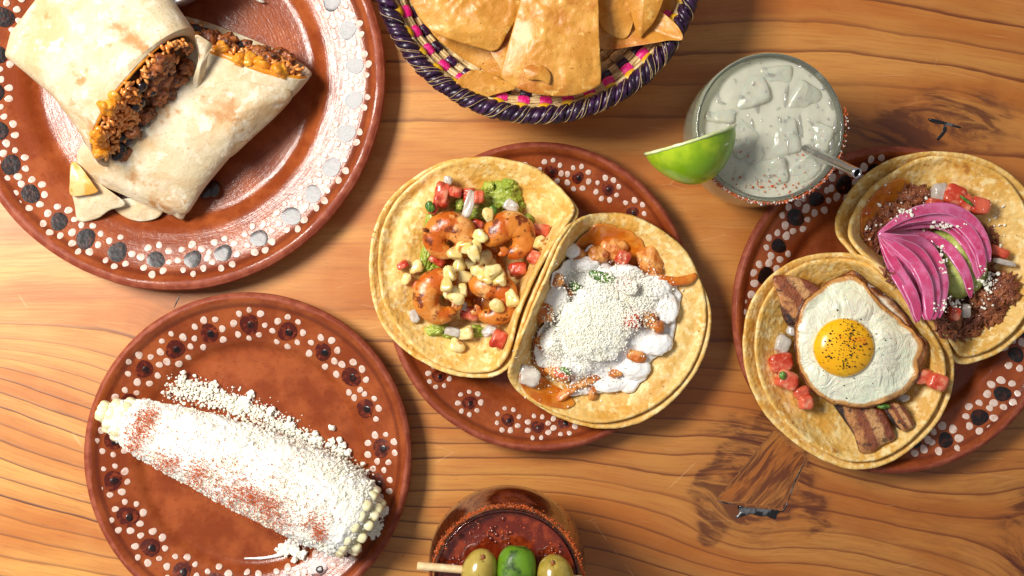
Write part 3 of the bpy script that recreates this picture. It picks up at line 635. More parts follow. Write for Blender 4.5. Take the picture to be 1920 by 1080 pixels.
# mouth angles: 0 = right end, 90 = upper lip, 180 = left end, 270 = lower lip
burrito_filling(b1, mouth1, (.77, .64), 5, [('cheese', 100, 185, .88, .96, 9), ('rice', 95, 200, .25, .88, 260), ('meat', -50, 80, .15, .85, 22), ('meat', 205, 320, .15, .8, 8), ('rice', 20, 90, .6, .9, 60),
                                           ('bean', 185, 290, .2, .85, 14), ('bean', 20, 130, .1, .6, 8), ('onion', 215, 300, .4, .85, 5), ('rice', 225, 300, .7, .92, 50)])
burrito_filling(b2, mouth2, (.45, -.85), 6, [('cheese', 20, 172, .84, .95, 14), ('rice', 5, 130, .3, .9, 260), ('rice', 120, 180, .5, .85, 60), ('meat', 95, 175, .1, .7, 12), ('meat', -30, 60, .0, .7, 12), ('bean', 60, 180, .0, .6, 9)])
def lip_cheese(root, mouth, a0, a1, w, name='melted_cheese'):
    cx, cy, cz, RX, RY, RZ = mouth; n = len(RX); idx = np.linspace(math.radians(a0) / 2 / PI * n, math.radians(a1) / 2 / PI * n, 40)
    x = np.interp(idx, np.arange(n), RX); y = np.interp(idx, np.arange(n), RY); z = np.interp(idx, np.arange(n), RZ)
    q = .965; x = cx + (x - cx) * q; y = cy + (y - cy) * q; z = cz + (z - cz) * q
    r = mm(w) * (.8 + .6 * np.abs(fbm(np.stack([x, y, z], -1), .05, 3, 4))) * np.sin(np.linspace(.1, PI - .1, 40)) ** .4
    v, f = tube(WV(x, y, z - .6), r, 8, flat=.8); mb = MB(); mb.add(v, f); mb.build(name, M['cheddar'], root)
lip_cheese(b1, mouth1, 60, 176, 5); lip_cheese(b2, mouth2, 8, 176, 8)
def flap(root, outl, zc, name, mat='flour_tortilla', **kw):
    mb = MB(); v, f, T = patch(outl, zc, thick=kw.pop('thick', 1.6), n=70, m=12, power=kw.pop('power', 1.5), amp=kw.pop('amp', 1.0), fr=.03, **kw); mb.add(v, f); return mb.build(name, M[mat], root)
flap(b2, [(134, 344, 20), (160, 330, 22), (212, 362, 22), (236, 384, 18), (206, 394, 17), (182, 410, 15), (148, 415, 14), (140, 385, 17)], 20, 'folded_flap', seed=2)
flap(b2, [(131, 338, 27), (134, 305, 27), (150, 312, 28), (178, 350, 27), (184, 360, 25), (160, 366, 24), (133, 366, 24)], 27, 'cheese_edge', 'stained', seed=3, amp=1.5)
flap(b2, [(212, 386, 11), (240, 372, 14), (300, 382, 14), (306, 396, 11), (292, 410, 10), (262, 415, 10), (232, 406, 10)], 13, 'folded_flap', seed=4)
flap(b2, [(300, 380, 24), (352, 376, 26), (350, 396, 18), (341, 412, 13), (322, 402, 16), (300, 392, 20)], 23, 'folded_flap', seed=5)
flap(b1, [(366, 66, 66), (392, 78, 62), (399, 84, 58), (391, 104, 56), (382, 150, 45), (368, 180, 40), (362, 150, 50), (372, 110, 58)], 57, 'torn_flap', seed=6)
flap(b1, [(262, 262, 28), (300, 235, 32), (345, 195, 36), (372, 150, 44), (384, 140, 44), (360, 200, 36), (318, 245, 30), (285, 268, 26)], 31, 'inner_flap', 'avosauce', seed=7)
# overlapping outer fold seam on the lower burrito
flap(b2, [(362, 200, 47.2), (376, 250, 46.6), (408, 288, 41), (430, 296, 33), (470, 262, 33), (540, 195, 34), (545, 170, 40), (500, 160, 46), (440, 150, 48), (395, 160, 48)], 47.6, 'outer_fold', seed=9, amp=.4, thick=1.1, drape=4, gap=.0)
# fallen black bean
for i, (bx, by) in enumerate([(389, 360), (402, 355)]):
    z = 6.5 + 3; v, f = blob(W(bx, by, z), (.0058, .0042, .0036), (0, 0, i + .5), sub=3, amp=.05, seed=i); mb = MB(); mb.add(v, f)
    mb.build('black_bean', M['bean'], label=['black bean fallen beside the lower burrito half, nearer its corner', 'black bean fallen on the largest plate, half against the burrito side'][i], cat='bean', group='black beans fallen on the largest plate')
# white cup cut by the top edge
cc = W(297, -99, 40); mb = MB()
v, f = lathe([(.002, .003), (.024, .003), (.034, .014), (.0374, .038), (.0385, .0405), (.0395, .040), (.0396, .038), (.036, .012), (.027, 0), (.002, 0)], (cc[0], cc[1], .012), 72); mb.add(v, f)
ro = empty('sauce_cup', (cc[0], cc[1], .012), 'small white ceramic sauce cup beside the burritos, cut by the top edge', 'cup'); mb.build('cup_body', M['ceramic'], ro)
mb = MB(); v, f = lathe([(.0001, .030), (.0355, .030), (.0355, .028), (.0001, .028)], (cc[0], cc[1], .012), 48); mb.add(v, f); mb.build('sauce', M['cup_sauce'], ro, sp=False)
# small crumbs of rice on the big plate
for gx, gy in [(488, 2)]:
    mb = MB(); rice_grains(mb, [(gx, gy, 9)], random.Random(2), 3, 1.1, 0); mb.build('rice_grain', M['onion'], label='single pale rice grain on the largest plate by the top edge', cat='rice grain')

# ------------------------------------------------------------------ corn cob with crumbled cheese
def corn():
    rng = np.random.RandomState(4)
    axis = catmull([(192, 770), (240, 790), (300, 814), (430, 864), (600, 940), (692, 990)], 60)
    hw = np.interp(np.linspace(0, 1, 60), [0, .04, .12, .24, .5, .82, .94, 1], [14, 32, 50, 63, 82, 89, 80, 54]) * .95
    zc = 33
    c0 = W(440, 890, 6); root = empty('corn_cob', (c0[0], c0[1], .006), 'white corn cob coated in crumbled cheese and red chilli powder, lying diagonally on its plate', 'corn')
    P = WV(axis[:, 0], axis[:, 1], zc + 0 * axis[:, 0])
    mb = MB(); v, f = tube(P, mm(hw - 5, zc), 40, flat=.85); mb.add(v, f); mb.build('cob_core', M['cobkernel'], root)
    # kernels in rows at both bare ends
    T = np.gradient(P, axis=0); T /= np.linalg.norm(T, axis=1, keepdims=True); S = np.cross(T, [0, 0, 1]); Nn = np.cross(S, T)
    kv, kf = blob((0, 0, 0), (1, 1, 1), k=2.8, sub=2); kme = None
    L = np.concatenate([[0], np.cumsum(np.linalg.norm(np.diff(P, axis=0), axis=1))]); tot = L[-1]
    for s in list(np.arange(.002, .10, .0072 / tot * 1.0)) + list(np.arange(.955, 1.0, .0072 / tot)):
        u = s * 59; i = min(int(u), 58); w = u - i
        p = P[i] * (1 - w) + P[i + 1] * w; r = mm((hw[i] * (1 - w) + hw[i + 1] * w) - 3, zc)
        cnt = max(6, int(2 * PI * r / .0078))
        for k in range(cnt):
            a = 2 * PI * (k + .5 * (int(s / .02) % 2)) / cnt + .08 * rng.randn()
            d = math.cos(a) * S[i] + math.sin(a) * .85 * Nn[i]
            if math.sin(a) < -.45: continue
            c = p + d * r; e = .0038 * (1 + .12 * rng.randn())
            R = np.stack([T[i], np.cross(d, T[i]), d], 1)
            v = (kv * np.array([.0034, e, .0030])) @ R.T + c
            mb = MB(); mb.add(v, kf); mb.build('kernel', M['cobkernel'], root)
    # cream layer
    mb = MB(); i0, i1 = 5, 55
    uu = np.linspace(.035, .975, 340); PP = np.stack([np.interp(uu, np.linspace(0, 1, 60), P[:, k]) for k in range(3)], -1); hh = np.interp(uu, np.linspace(0, 1, 60), hw)
    v, f = tube(PP, mm(hh - .5, zc), 200, flat=.88)
    ctr = np.repeat(PP, 200, 0); k = len(ctr); dv = v[:k] - ctr; dv /= np.linalg.norm(dv, axis=1, keepdims=True)
    dd = .0016 * fbm(v[:k], 110, 2, 8) + .0012 * fbm(v[:k], 420, 2, 9) + .0009 * np.abs(fbm(v[:k], 900, 2, 12))
    v[:k] += dv * dd[:, None]
    mb.add(v, f); mb.build('cream_coat', M['cotija'], root)
    # cheese crumbs
    iv, if_ = ico(1); mb = MB(); VV = []; FF = []
    def crumb(c, s):
        R = rotm(*rng.uniform(0, 6, 3)); q = iv * (s * rng.uniform(.6, 1.25, 3)) * (1 + .24 * rng.randn(len(iv), 1)); VV.append(q @ R.T + c); FF.append(len(VV) - 1)
    for _ in range(15000):
        s = rng.beta(1.1, 1.0) * .98 + .01; 
        if s < .07 and rng.rand() > s * 9: continue
        u = s * 59; i = min(int(u), 58); w = u - i
        p = P[i] * (1 - w) + P[i + 1] * w; r = mm((hw[i] * (1 - w) + hw[i + 1] * w), zc)
        a = rng.uniform(-.6, PI + .6)
        if s > .95 and rng.rand() < .6: continue
        d = math.cos(a) * S[i] + math.sin(a) * .88 * Nn[i]
        q = p + d * r; cl = float(vn(q[None] * 330, 3)[0]); crumb(q + d * (.0011 * cl + rng.uniform(-.0009, .0003)), rng.choice([.00028, .00045, .0007, .0011], p=[.42, .34, .20, .04]))
    nv = len(iv); FA = np.array(if_)
    F = (FA[None] + (np.arange(len(VV)) * nv)[:, None, None]).reshape(-1, 3)
    mb.v = [np.concatenate(VV)]; mb.f = F.tolist(); mb.m = [0] * len(F)
    o = mb.build('cheese_crumbs', M['crumb'], root, smooth=False, kind='stuff')
    # chilli powder
    VV = []; iv0, if0 = ico(0); clus = [(272, 790, 13, 260), (258, 812, 14, 300), (285, 775, 9, 120), (250, 840, 10, 150), (300, 870, 14, 200), (325, 868, 9, 120), (370, 890, 16, 260), (440, 925, 22, 300), (470, 935, 14, 260), (505, 950, 16, 320), (520, 975, 20, 220), (585, 985, 14, 160), (600, 1000, 9, 160), (600, 960, 18, 70), (400, 910, 30, 300), (520, 930, 50, 260), (360, 850, 45, 120), (450, 880, 70, 120), (300, 760, 30, 40), (480, 990, 25, 160), (430, 955, 22, 140), (585, 880, 80, 50)]
    for (x, y, sd, n) in clus:
        n = int(n * 1.6); xs = x + rng.randn(n) * sd * .95; ys = y + rng.randn(n) * sd * .95; zs = top(xs, ys)
        for a, b, z in zip(xs, ys, zs):
            if z < 14: continue
            s = .00022 * rng.uniform(.6, 2.0); VV.append(iv0 * s * rng.uniform(.6, 1.3, 3) + W(a, b, z + .1))
    FA = np.array(if0); F = (FA[None] + (np.arange(len(VV)) * 12)[:, None, None]).reshape(-1, 3)
    mb = MB(); mb.v = [np.concatenate(VV)]; mb.f = F.tolist(); mb.m = [0] * len(F); mb.build('chilli_powder', M['chili'], root, smooth=False, kind='stuff', sp=False)
    # fallen crumbs on the plate
    VV = []; path = catmull([(322, 730), (352, 728), (392, 738), (440, 754), (500, 784), (560, 818), (610, 850), (655, 880), (684, 898)], 400)
    for k in range(3200):
        x, y = path[rng.randint(0, 400)]; q = abs(rng.randn()); w = 9
        x += rng.randn() * w * 1.15; y += rng.randn() * w * 1.25 + 3
        if y < x * .0 + 700: continue
        s = rng.choice([.0003, .0005, .0008, .0012], p=[.40, .33, .22, .05])
        z = min(float(top(x, y)), 13) + s * 1000 * .6 + (rng.rand() * 2.5 if q < .8 else 0); R = rotm(*rng.uniform(0, 6, 3))
        VV.append((iv * (s * rng.uniform(.7, 1.2, 3)) * (1 + .22 * rng.randn(nv, 1))) @ R.T + W(x, y, z))
    for (x, y, k, w) in [(343, 712, 22, 5), (470, 738, 12, 4), (508, 768, 6, 3), (620, 800, 4, 2), (622, 830, 14, 4), (590, 822, 24, 6), (545, 798, 18, 5), (700, 990, 90, 10), (712, 960, 40, 8), (540, 1030, 50, 8), (560, 1040, 30, 6), (398, 720, 14, 4), (455,760,30,10),(640,845,40,8)]:
        for _ in range(k):
            xx, yy = x + rng.randn() * w, y + rng.randn() * w; s = rng.choice([.0006, .001, .0018]); R = rotm(*rng.uniform(0, 6, 3))
            VV.append((iv * (s * rng.uniform(.7, 1.2, 3)) * (1 + .2 * rng.randn(nv, 1))) @ R.T + W(xx, yy, min(float(top(xx, yy)), 16) + s * 600 + rng.rand()))
    FA = np.array(if_); F = (FA[None] + (np.arange(len(VV)) * nv)[:, None, None]).reshape(-1, 3)
    mb = MB(); mb.v = [np.concatenate(VV)]; mb.f = F.tolist(); mb.m = [0] * len(F)
    mb.build('cheese_crumbs', M['crumb'], smooth=False, label='loose white cheese crumbs scattered on the plate beside the corn cob', cat='cheese', kind='stuff')
    # smear of cream on the plate
    pts = catmull([(458, 1047, 6.6), (495, 1046, 6.6), (525, 1040, 7.2), (545, 1032, 8.5)], 24); mb = MB(); v, f = tube(WV(pts[:, 0], pts[:, 1], pts[:, 2]), mm(3.2) * np.linspace(.5, 1.3, 24) * (1 + .3 * fbm(pts, .2, 2)), 8, flat=.3); mb.add(v, f)
    mb.build('cream_smear', M['crema'], label='thin white cream smear on the clay plate below the corn cob', cat='cream')
corn()

# ------------------------------------------------------------------ tortillas
def tortilla(outl, zc, label, seed, group='corn tortillas of the tacos', **kw):
    mb = MB(); v, f, T = patch([(a, b, z + 3 if z < 30 else z) for a, b, z in outl], zc, thick=2.3, n=180, m=40, power=3.0, foldp=(31, 14, 4.5), amp=1.0, fr=.016, seed=seed, drape=5, gap=.25, edge=.004, jag=.006, jagf=.05, nt=True, **kw)
    mb.add(v, f); return mb.build('corn_tortilla', M['corn_tortilla'], label=label, cat='tortilla', group=group)
def withz(pts, z0): return [(p[0], p[1], p[2] if len(p) > 2 else z0) for p in pts]
# shrimp taco
tortilla(withz([(890, 300), (945, 303), (1000, 320), (1045, 352), (1074, 384, 34), (1078, 402, 42), (1058, 436, 46), (1030, 484, 47), (1001, 540, 47), (980, 598, 46), (968, 650, 42), (952, 684, 34), (925, 702), (880, 704), (824, 690), (770, 660), (726, 618), (704, 568), (697, 515), (699, 462), (712, 412), (742, 366), (790, 328), (840, 305)], 25), 7.5, 'lower corn tortilla of the shrimp taco, showing along its left edge', 1)
tortilla(withz([(900, 297), (950, 301), (1000, 316), (1040, 346), (1068, 380, 38), (1070, 400, 46), (1045, 436, 50), (1016, 484, 50), (988, 540, 50), (966, 596, 48), (954, 645, 44), (940, 676, 38), (920, 692), (880, 695), (830, 683), (785, 655), (748, 612), (724, 568), (714, 518), (714, 468), (724, 420), (750, 374), (795, 334), (845, 306)], 27), 10.5, 'upper corn tortilla of the shrimp taco, holding the shrimp', 2)
# chicken taco
tortilla(withz([(1145, 410), (1200, 424), (1250, 455), (1292, 505), (1320, 550), (1330, 600), (1320, 655), (1294, 706), (1250, 756), (1200, 788), (1150, 799), (1100, 796), (1040, 775), (985, 740), (962, 712, 32), (962, 690, 38), (974, 636, 44), (992, 580, 46), (1018, 520, 46), (1048, 455, 44), (1082, 416, 38)], 25), 8, 'lower corn tortilla of the chicken taco, showing along its right edge', 3)
tortilla(withz([(1140, 401), (1195, 410), (1250, 440), (1290, 480), (1312, 530), (1320, 585), (1313, 640), (1292, 690), (1255, 735), (1205, 769), (1150, 787), (1095, 786), (1030, 765), (980, 738), (956, 706, 32), (962, 680, 42), (982, 630, 49), (1006, 570, 52), (1032, 512, 52), (1058, 452, 50), (1088, 414, 42)], 27), 11, 'upper corn tortilla of the chicken taco, under the white cream', 4)
# beef taco (first, the egg taco leans on it)
tortilla(withz([(1765, 288), (1830, 298), (1885, 325), (1925, 365), (1950, 420), (1965, 480), (1955, 550), (1925, 610), (1880, 652), (1832, 674), (1798, 677, 30), (1778, 655, 40), (1742, 604, 46), (1696, 556, 48), (1640, 508, 48), (1592, 462, 44), (1571, 428, 38), (1580, 388, 30), (1612, 342), (1660, 308), (1712, 292)], 25), 8, 'lower corn tortilla of the shredded beef taco, showing as an outer edge on its left', 5)
tortilla(withz([(1772, 297), (1830, 310), (1878, 334), (1908, 372), (1932, 425), (1945, 485), (1935, 550), (1908, 605), (1870, 642), (1830, 662), (1804, 664, 32), (1792, 648, 42), (1756, 600, 50), (1708, 550, 52), (1652, 500, 52), (1606, 458, 48), (1596, 428, 40), (1606, 396, 32), (1634, 356), (1674, 328), (1722, 302)], 27), 11, 'upper corn tortilla of the shredded beef taco, under the pink onion', 6)
tortilla(withz([(1562, 478), (1608, 482), (1650, 502, 34), (1694, 545, 44), (1738, 592, 46), (1772, 640, 42), (1784, 688, 32), (1778, 740), (1752, 792), (1704, 840), (1655, 868), (1605, 876), (1556, 864), (1500, 832), (1448, 786), (1418, 740), (1400, 684), (1398, 625), (1412, 568), (1448, 520), (1500, 488)], 25), 8, 'lower corn tortilla of the fried egg taco, showing along its left edge', 7)
tortilla(withz([(1560, 489), (1605, 493), (1642, 512, 36), (1682, 554, 48), (1724, 602, 51), (1756, 648, 46), (1768, 690, 36), (1762, 738), (1738, 786), (1696, 830), (1650, 856), (1605, 862), (1562, 850), (1512, 822), (1466, 778), (1438, 735), (1422, 682), (1420, 628), (1432, 576), (1462, 530), (1508, 498)], 27), 11, 'upper corn tortilla of the fried egg taco, under the pork belly', 8)

# ------------------------------------------------------------------ small food helpers
def dice(x, y, sx, sy, h, rz, mat, name, label, cat, group=None, k=4.5, amp=.24, seed=0, lift=0, tilt=.15):
    z = float(top(x, y, max(sx, sy) * .5)) + h * .5 + lift - .8
    rng = random.Random(seed * 7 + int(x)); v, f = blob(W(x, y, z), (mm(sx / 2, z), mm(sy / 2, z), h * .0005 + .0006), (rng.uniform(-tilt, tilt), rng.uniform(-tilt, tilt), -math.radians(rz)), k=k, amp=amp, fr=1.5, seed=int(x + y), sub=3, octv=3)
    mb = MB(); mb.add(v, f); return mb.build(name, M[mat], label=label, cat=cat, group=group)
def lump(x, y, rx, ry, h, mat, name, label=None, cat=None, group=None, amp=.35, fr=1.8, seed=0, sub=4, octv=4, parent=None, kind=None, rz=0, lift=0, k=2.0, base=None):
    z = (float(top(x, y, min(rx, ry) * .5)) if base is None else base) + lift
    v, f = blob(W(x, y, z), (mm(rx, z), mm(ry, z), h * .001), (0, 0, -math.radians(rz)), k=k, amp=amp, fr=fr, seed=seed, sub=sub, octv=octv)
    mb = MB(); mb.add(v, f); return mb.build(name, M[mat], parent, label=label, cat=cat, group=group, kind=kind)

# ------------------------------------------------------------------ shrimp taco fillings
def multi_lump(name, spec, mat, label, cat, seed, amp=.4, fr=2.2, base=None, kind=None):
    mb = MB()
    for i, (x, y, rx, ry, h, rz) in enumerate(spec):
        z = float(top(x, y, 6)) if base is None else base
        v, f = blob(W(x, y, z), (mm(rx, z), mm(ry, z), h * .001), (0, 0, -math.radians(rz)), amp=amp, fr=fr, seed=seed + i, sub=4, octv=4); mb.add(v, f)
    return mb.build(name, M[mat], label=label, cat=cat, kind=kind)
multi_lump('guacamole', [(945, 368, 34, 26, 9, 20), (918, 352, 14, 14, 8, 0), (925, 385, 28, 20, 8, -30), (968, 385, 16, 14, 6, 40), (900, 402, 30, 14, 6, 0), (862, 384, 16, 12, 6, 0), (955, 350, 18, 14, 8, 0), (992, 410, 10, 8, 4, 40)], 'guac', 'bright green guacamole heap above the right-hand pair of shrimp', 'guacamole', 20)
multi_lump('guacamole', [(808, 420, 12, 26, 5, 0), (800, 480, 12, 34, 5, 10), (812, 505, 16, 14, 5, 0), (830, 540, 20, 20, 5, 0)], 'guac', 'streak of guacamole down the left side of the shrimp', 'guacamole', 30)
multi_lump('guacamole', [(818, 618, 26, 13, 6, -12), (845, 626, 18, 9, 5, 0), (892, 622, 20, 12, 4, 0)], 'guac', 'smear of guacamole under the lower left shrimp', 'guacamole', 40)
multi_lump('salsa_base', [(900, 440, 62, 40, 10, 0), (880, 520, 70, 60, 11, 0), (930, 560, 45, 50, 9, 0)], 'sauce', 'orange sauce pooled beneath the shrimp', 'sauce', 50, amp=.25)
G = 'diced tomatoes on the shrimp taco'
TL = [(829, 366, 28, 44, 11, 10, 'tall red tomato wedge at the upper left of the shrimp taco'), (854, 360, 24, 20, 9, 10, 'tomato cube between the tall tomato wedge and the white onion strip'),
      (881, 366, 26, 28, 9, -8, 'tomato cube behind the white onion strip on the shrimp taco'), (899, 370, 18, 24, 9, 0, 'tomato cube touching the guacamole heap'), (812, 392, 16, 22, 7, 20, 'tomato piece below the tall wedge, at the outer left of the salsa'),
      (892, 425, 30, 28, 8, 20, 'tomato piece between the two upper shrimp'), (1012, 433, 38, 26, 10, 8, 'large tomato cube right of the upper right shrimp'), (971, 505, 34, 24, 12, -8, 'glossy red tomato block just below the upper right shrimp'),
      (1000, 482, 20, 24, 9, 30, 'tomato piece wedged against the folded tortilla edge'), (936, 636, 28, 34, 10, 20, 'pale tomato piece at the bottom tip of the shrimp taco'), (880, 588, 34, 26, 9, 10, 'tomato piece between the two lower shrimp'),
      (755, 497, 22, 14, 6, -25, 'tomato sliver beside the outlying corn kernels'), (782, 535, 14, 18, 6, 30, 'tomato sliver tucked above the lower left shrimp'), (820, 488, 30, 18, 7, 30, 'tomato piece peeking out under the upper left shrimp')]
for i, (x, y, a, b, h, r, l) in enumerate(TL): dice(x, y, a, b, h, r, 'tomato', 'tomato_piece', l, 'tomato', G, seed=i, lift=.5)
G = 'onion pieces on the shrimp taco'
for i, (x, y, a, b, h, r, l) in enumerate([(840, 338, 16, 14, 5, 10, 'small white onion square above the tall tomato wedge'), (880, 383, 18, 50, 4, 15, 'long white onion strip across the tomatoes on the shrimp taco'),
      (958, 386, 28, 20, 3, 30, 'translucent onion triangle resting on the guacamole'), (776, 592, 16, 24, 3, -20, 'onion chip left of the lower left shrimp'), (850, 622, 30, 16, 4, 15, 'pale onion piece under the lower left shrimp'), (918, 620, 30, 18, 4, -35, 'onion wedge between shrimp tail and bottom tomato'), (868, 573, 16, 16, 3, 20, 'onion sliver at the tip of the lower left shrimp')]):
    dice(x, y, a, b, h, r, 'onion', 'onion_piece', l, 'onion', G, seed=i, lift=1.2, k=4, amp=.35)
for i, (x, y, l) in enumerate([(806, 388, 'green herb leaf beside the tall tomato wedge'), (924, 396, 'dark green herb scrap on the guacamole heap')]):
    lump(x, y, 8, 11, 1.6, 'herb', 'herb_leaf', l, 'herb', amp=.3, sub=3, lift=2.2, rz=-20)
def shrimp(cx, cy, R, a0, a1, r0, r1, z, label, seed, sq=1.0, rot=0):
    n = 72; a = np.radians(np.linspace(a0, a1, n)); u = np.linspace(0, 1, n)
    Rr = R * (1 - .12 * u)
    x = Rr * np.cos(a); y = Rr * np.sin(a) * sq; c, s = math.cos(math.radians(rot)), math.sin(math.radians(rot))
    X = cx + x * c - y * s; Y = cy - (x * s + y * c)
    prof = np.interp(u, [0, .05, .15, .45, .75, .9, .97, 1], [.45, .82, 1, .95, .72, .52, .42, .15]) * r0
    seg = 1 + .055 * np.abs(np.sin(u * PI * 6.5)) ** .6 - .03
    zz = z + .8 * np.sin(u * 5)
    P = WV(X, Y, zz); v, f = tube(P, mm(prof * seg, z), 26, flat=.80)
    ctr = np.repeat(P, 26, 0); k = len(ctr); nz = fbm(v[:k] + seed, 170, 3, seed); v[:k] += (v[:k] - ctr) * (nz * .10)[:, None]
    root = empty('shrimp', W(cx, cy, z - 8), label, 'shrimp', 'grilled shrimp on the taco')
    mb = MB(); mb.add(v, f); mb.build('shrimp_body', M['shrimp'], root, rad=2)
    # tail fins
    mb = MB(); t = P[-1]; d = P[-1] - P[-4]; d /= np.linalg.norm(d)
    for q in (-.5, .5):
        e = np.array([d[0] * math.cos(q) - d[1] * math.sin(q), d[0] * math.sin(q) + d[1] * math.cos(q), .05]); pts = t + np.linspace(-.2, 1, 8)[:, None] * e * .006
        vv, ff = tube(pts, .0022 * np.array([.6, .9, 1, 1, 1, .9, .6, .2]), 8, flat=.35); mb.add(vv, ff)
    mb.build('tail', M['shrimp'], root)
shrimp(840, 449, 27, -35, 290, 29, 10, 33, 'curled grilled shrimp at the upper left of the taco, with a charred tip', 1, .98)
shrimp(957, 449, 27, 205, -105, 29, 10, 34, 'curled grilled shrimp at the upper right, beside the folded tortilla', 2, 1.02)
shrimp(829, 560, 32, 62, 322, 27, 13, 32, 'open C-shaped grilled shrimp at the lower left', 3, 1.05)
shrimp(918, 566, 33, 150, -130, 28, 12, 32, 'grilled shrimp at the lower right, under the corn kernels', 4, .92)
lump(797, 431, 5, 4, 2.2, 'meat', 'charred_bit', 'dark charred bit sticking out from the upper left shrimp', 'charred bit', amp=.4, sub=3, lift=1)
# corn kernels
KR = [(902, 443, 1), (892, 462, 1), (871, 463, 0), (853, 475, 1), (898, 489, 1), (880, 494, 1), (842, 512, 1), (862, 498, 0), (872, 520, 1), (897, 508, 1), (921, 496, 0), (912, 521, 1), (936, 521, 1), (838, 533, 0), (847, 549, 1), (866, 543, 1), (912, 482, 1), (856, 560, 0), (888, 476, 0), (925, 508, 0)]
def kernel(x, y, label, group, seed, lift=2.0, s=1.0):
    rng = random.Random(seed); z = float(top(x, y, 6, 'mean')) + lift
    v, f = blob((0, 0, 0), (1, 1, 1), k=rng.choice([2.4, 3.0, 3.6]), sub=3, amp=.25, fr=1.2, seed=seed)
    taper = 1 - .22 * (v[:, 0:1]); v = v * np.array([mm(13.6 * s), mm(10.2 * s), .0028 * s]); v[:, 1:2] *= taper
    v = v @ rotm(rng.uniform(-.5, .5), rng.uniform(-.5, .5), rng.uniform(0, 6.28)).T + W(x, y, z)
    mb = MB(); mb.add(v, f); mb.build('corn_kernel', M['kernel'], label=label, cat='corn kernel', group=group)
OCT = ['right side', 'upper right', 'top', 'upper left', 'left side', 'lower left', 'bottom', 'lower right']
kx = sum(k[0] for k in KR) / len(KR); ky = sum(k[1] for k in KR) / len(KR); sect = {}
for i, (x, y, q) in enumerate(KR): sect.setdefault(int(round(math.atan2(ky - y, x - kx) / (PI / 4))) % 8, []).append((math.hypot(x - kx, y - ky), i))
klab = {}
for s, l in sect.items():
    l.sort(); nm = {1: [''], 2: ['inner ', 'outer '], 3: ['innermost ', 'middle ', 'outermost ']}.get(len(l)) or ['%s closest to the centre ' % w for w in ('first', 'second', 'third', 'fourth', 'fifth')]
    for (d, i), w in zip(l, nm): klab[i] = ('%scorn kernel at the %s of the kernel heap on the shrimp' % (w, OCT[s])) if 'closest' not in w else '%s corn kernel from the heap centre towards its %s' % (w.split()[0], OCT[s])
for i, (x, y, q) in enumerate(KR): kernel(x, y, klab[i], 'corn kernels heaped on the shrimp', 50 + i, 2.2, .98 + .16 * ((i * 7) % 5) / 5)
for i, (x, y, l) in enumerate([(779, 502, 'round corn kernel left of the shrimp, the upper of the two outlying ones'), (762, 524, 'smaller corn kernel at the far left of the shrimp taco'), (916, 402, 'corn kernel lying against the guacamole between the upper shrimp'),
      (932, 573, 'ragged corn kernel on the lower right shrimp'), (960, 559, 'charred spotted corn kernel nearest the fold on the lower right shrimp'), (872, 626, 'upright corn kernel below the lower shrimp'), (857, 649, 'square corn kernel lowest on the shrimp taco'), (1016, 458, 'corn kernel tucked against the folded tortilla, right of the shrimp')]):
    kernel(x, y, l, 'corn kernels on the shrimp taco', 90 + i, 2.4, [1.1, .85, .95, 1.05, 1.1, 1.1, 1.15, 1.15][i])
# ------------------------------------------------------------------ chicken taco fillings
def sheet(name, outl, zc, mat, label, cat, power=2, thick=1.4, amp=.8, fr=.04, seed=0, drape=6, jag=.05, parent=None, n=140, m=26, jagf=.05, gap=.2, kind=None, attr=False, zfun=None, center=None, group=None, dome=0.0, domep=8):
    mb = MB(); v, f, T = patch(outl, zc, thick=thick, n=n, m=m, power=power, amp=amp, fr=fr, seed=seed, drape=drape, jag=jag, jagf=jagf, gap=gap, zfun=zfun, center=center, dome=dome, domep=domep)
    mb.add(v, f, 0, **({'rr': T} if attr else {})); return mb.build(name, M[mat], parent, label=label, cat=cat, kind=kind, group=group)
sheet('orange_sauce', withz([(1100, 430), (1150, 425), (1200, 450), (1230, 490), (1180, 560), (1110, 600), (1060, 640), (1030, 700), (1000, 690), (1000, 640), (1040, 540), (1070, 470)], 0), 0, 'sauce', 'oily orange sauce soaked into the upper part of the chicken taco', 'sauce', thick=.2, amp=.1, gap=.15, jag=.1)
sheet('orange_sauce', withz([(975, 700), (1010, 705), (1060, 735), (1080, 760), (1040, 765), (1000, 748), (978, 722)], 0), 0, 'sauce', 'orange sauce at the lower left rim of the chicken taco', 'sauce', thick=.2, amp=.1, gap=.15, jag=.1)
multi_lump('chicken_heap', [(1130, 600, 95, 75, 15, -30), (1170, 560, 85, 60, 14, 20), (1090, 650, 60, 55, 11, 0), (1200, 620, 60, 60, 11, 0)], 'chicken', 'mound of chopped orange chicken under the cream', 'chicken', 60, amp=.3, base=15)
G = 'chicken chunks on the chicken taco'
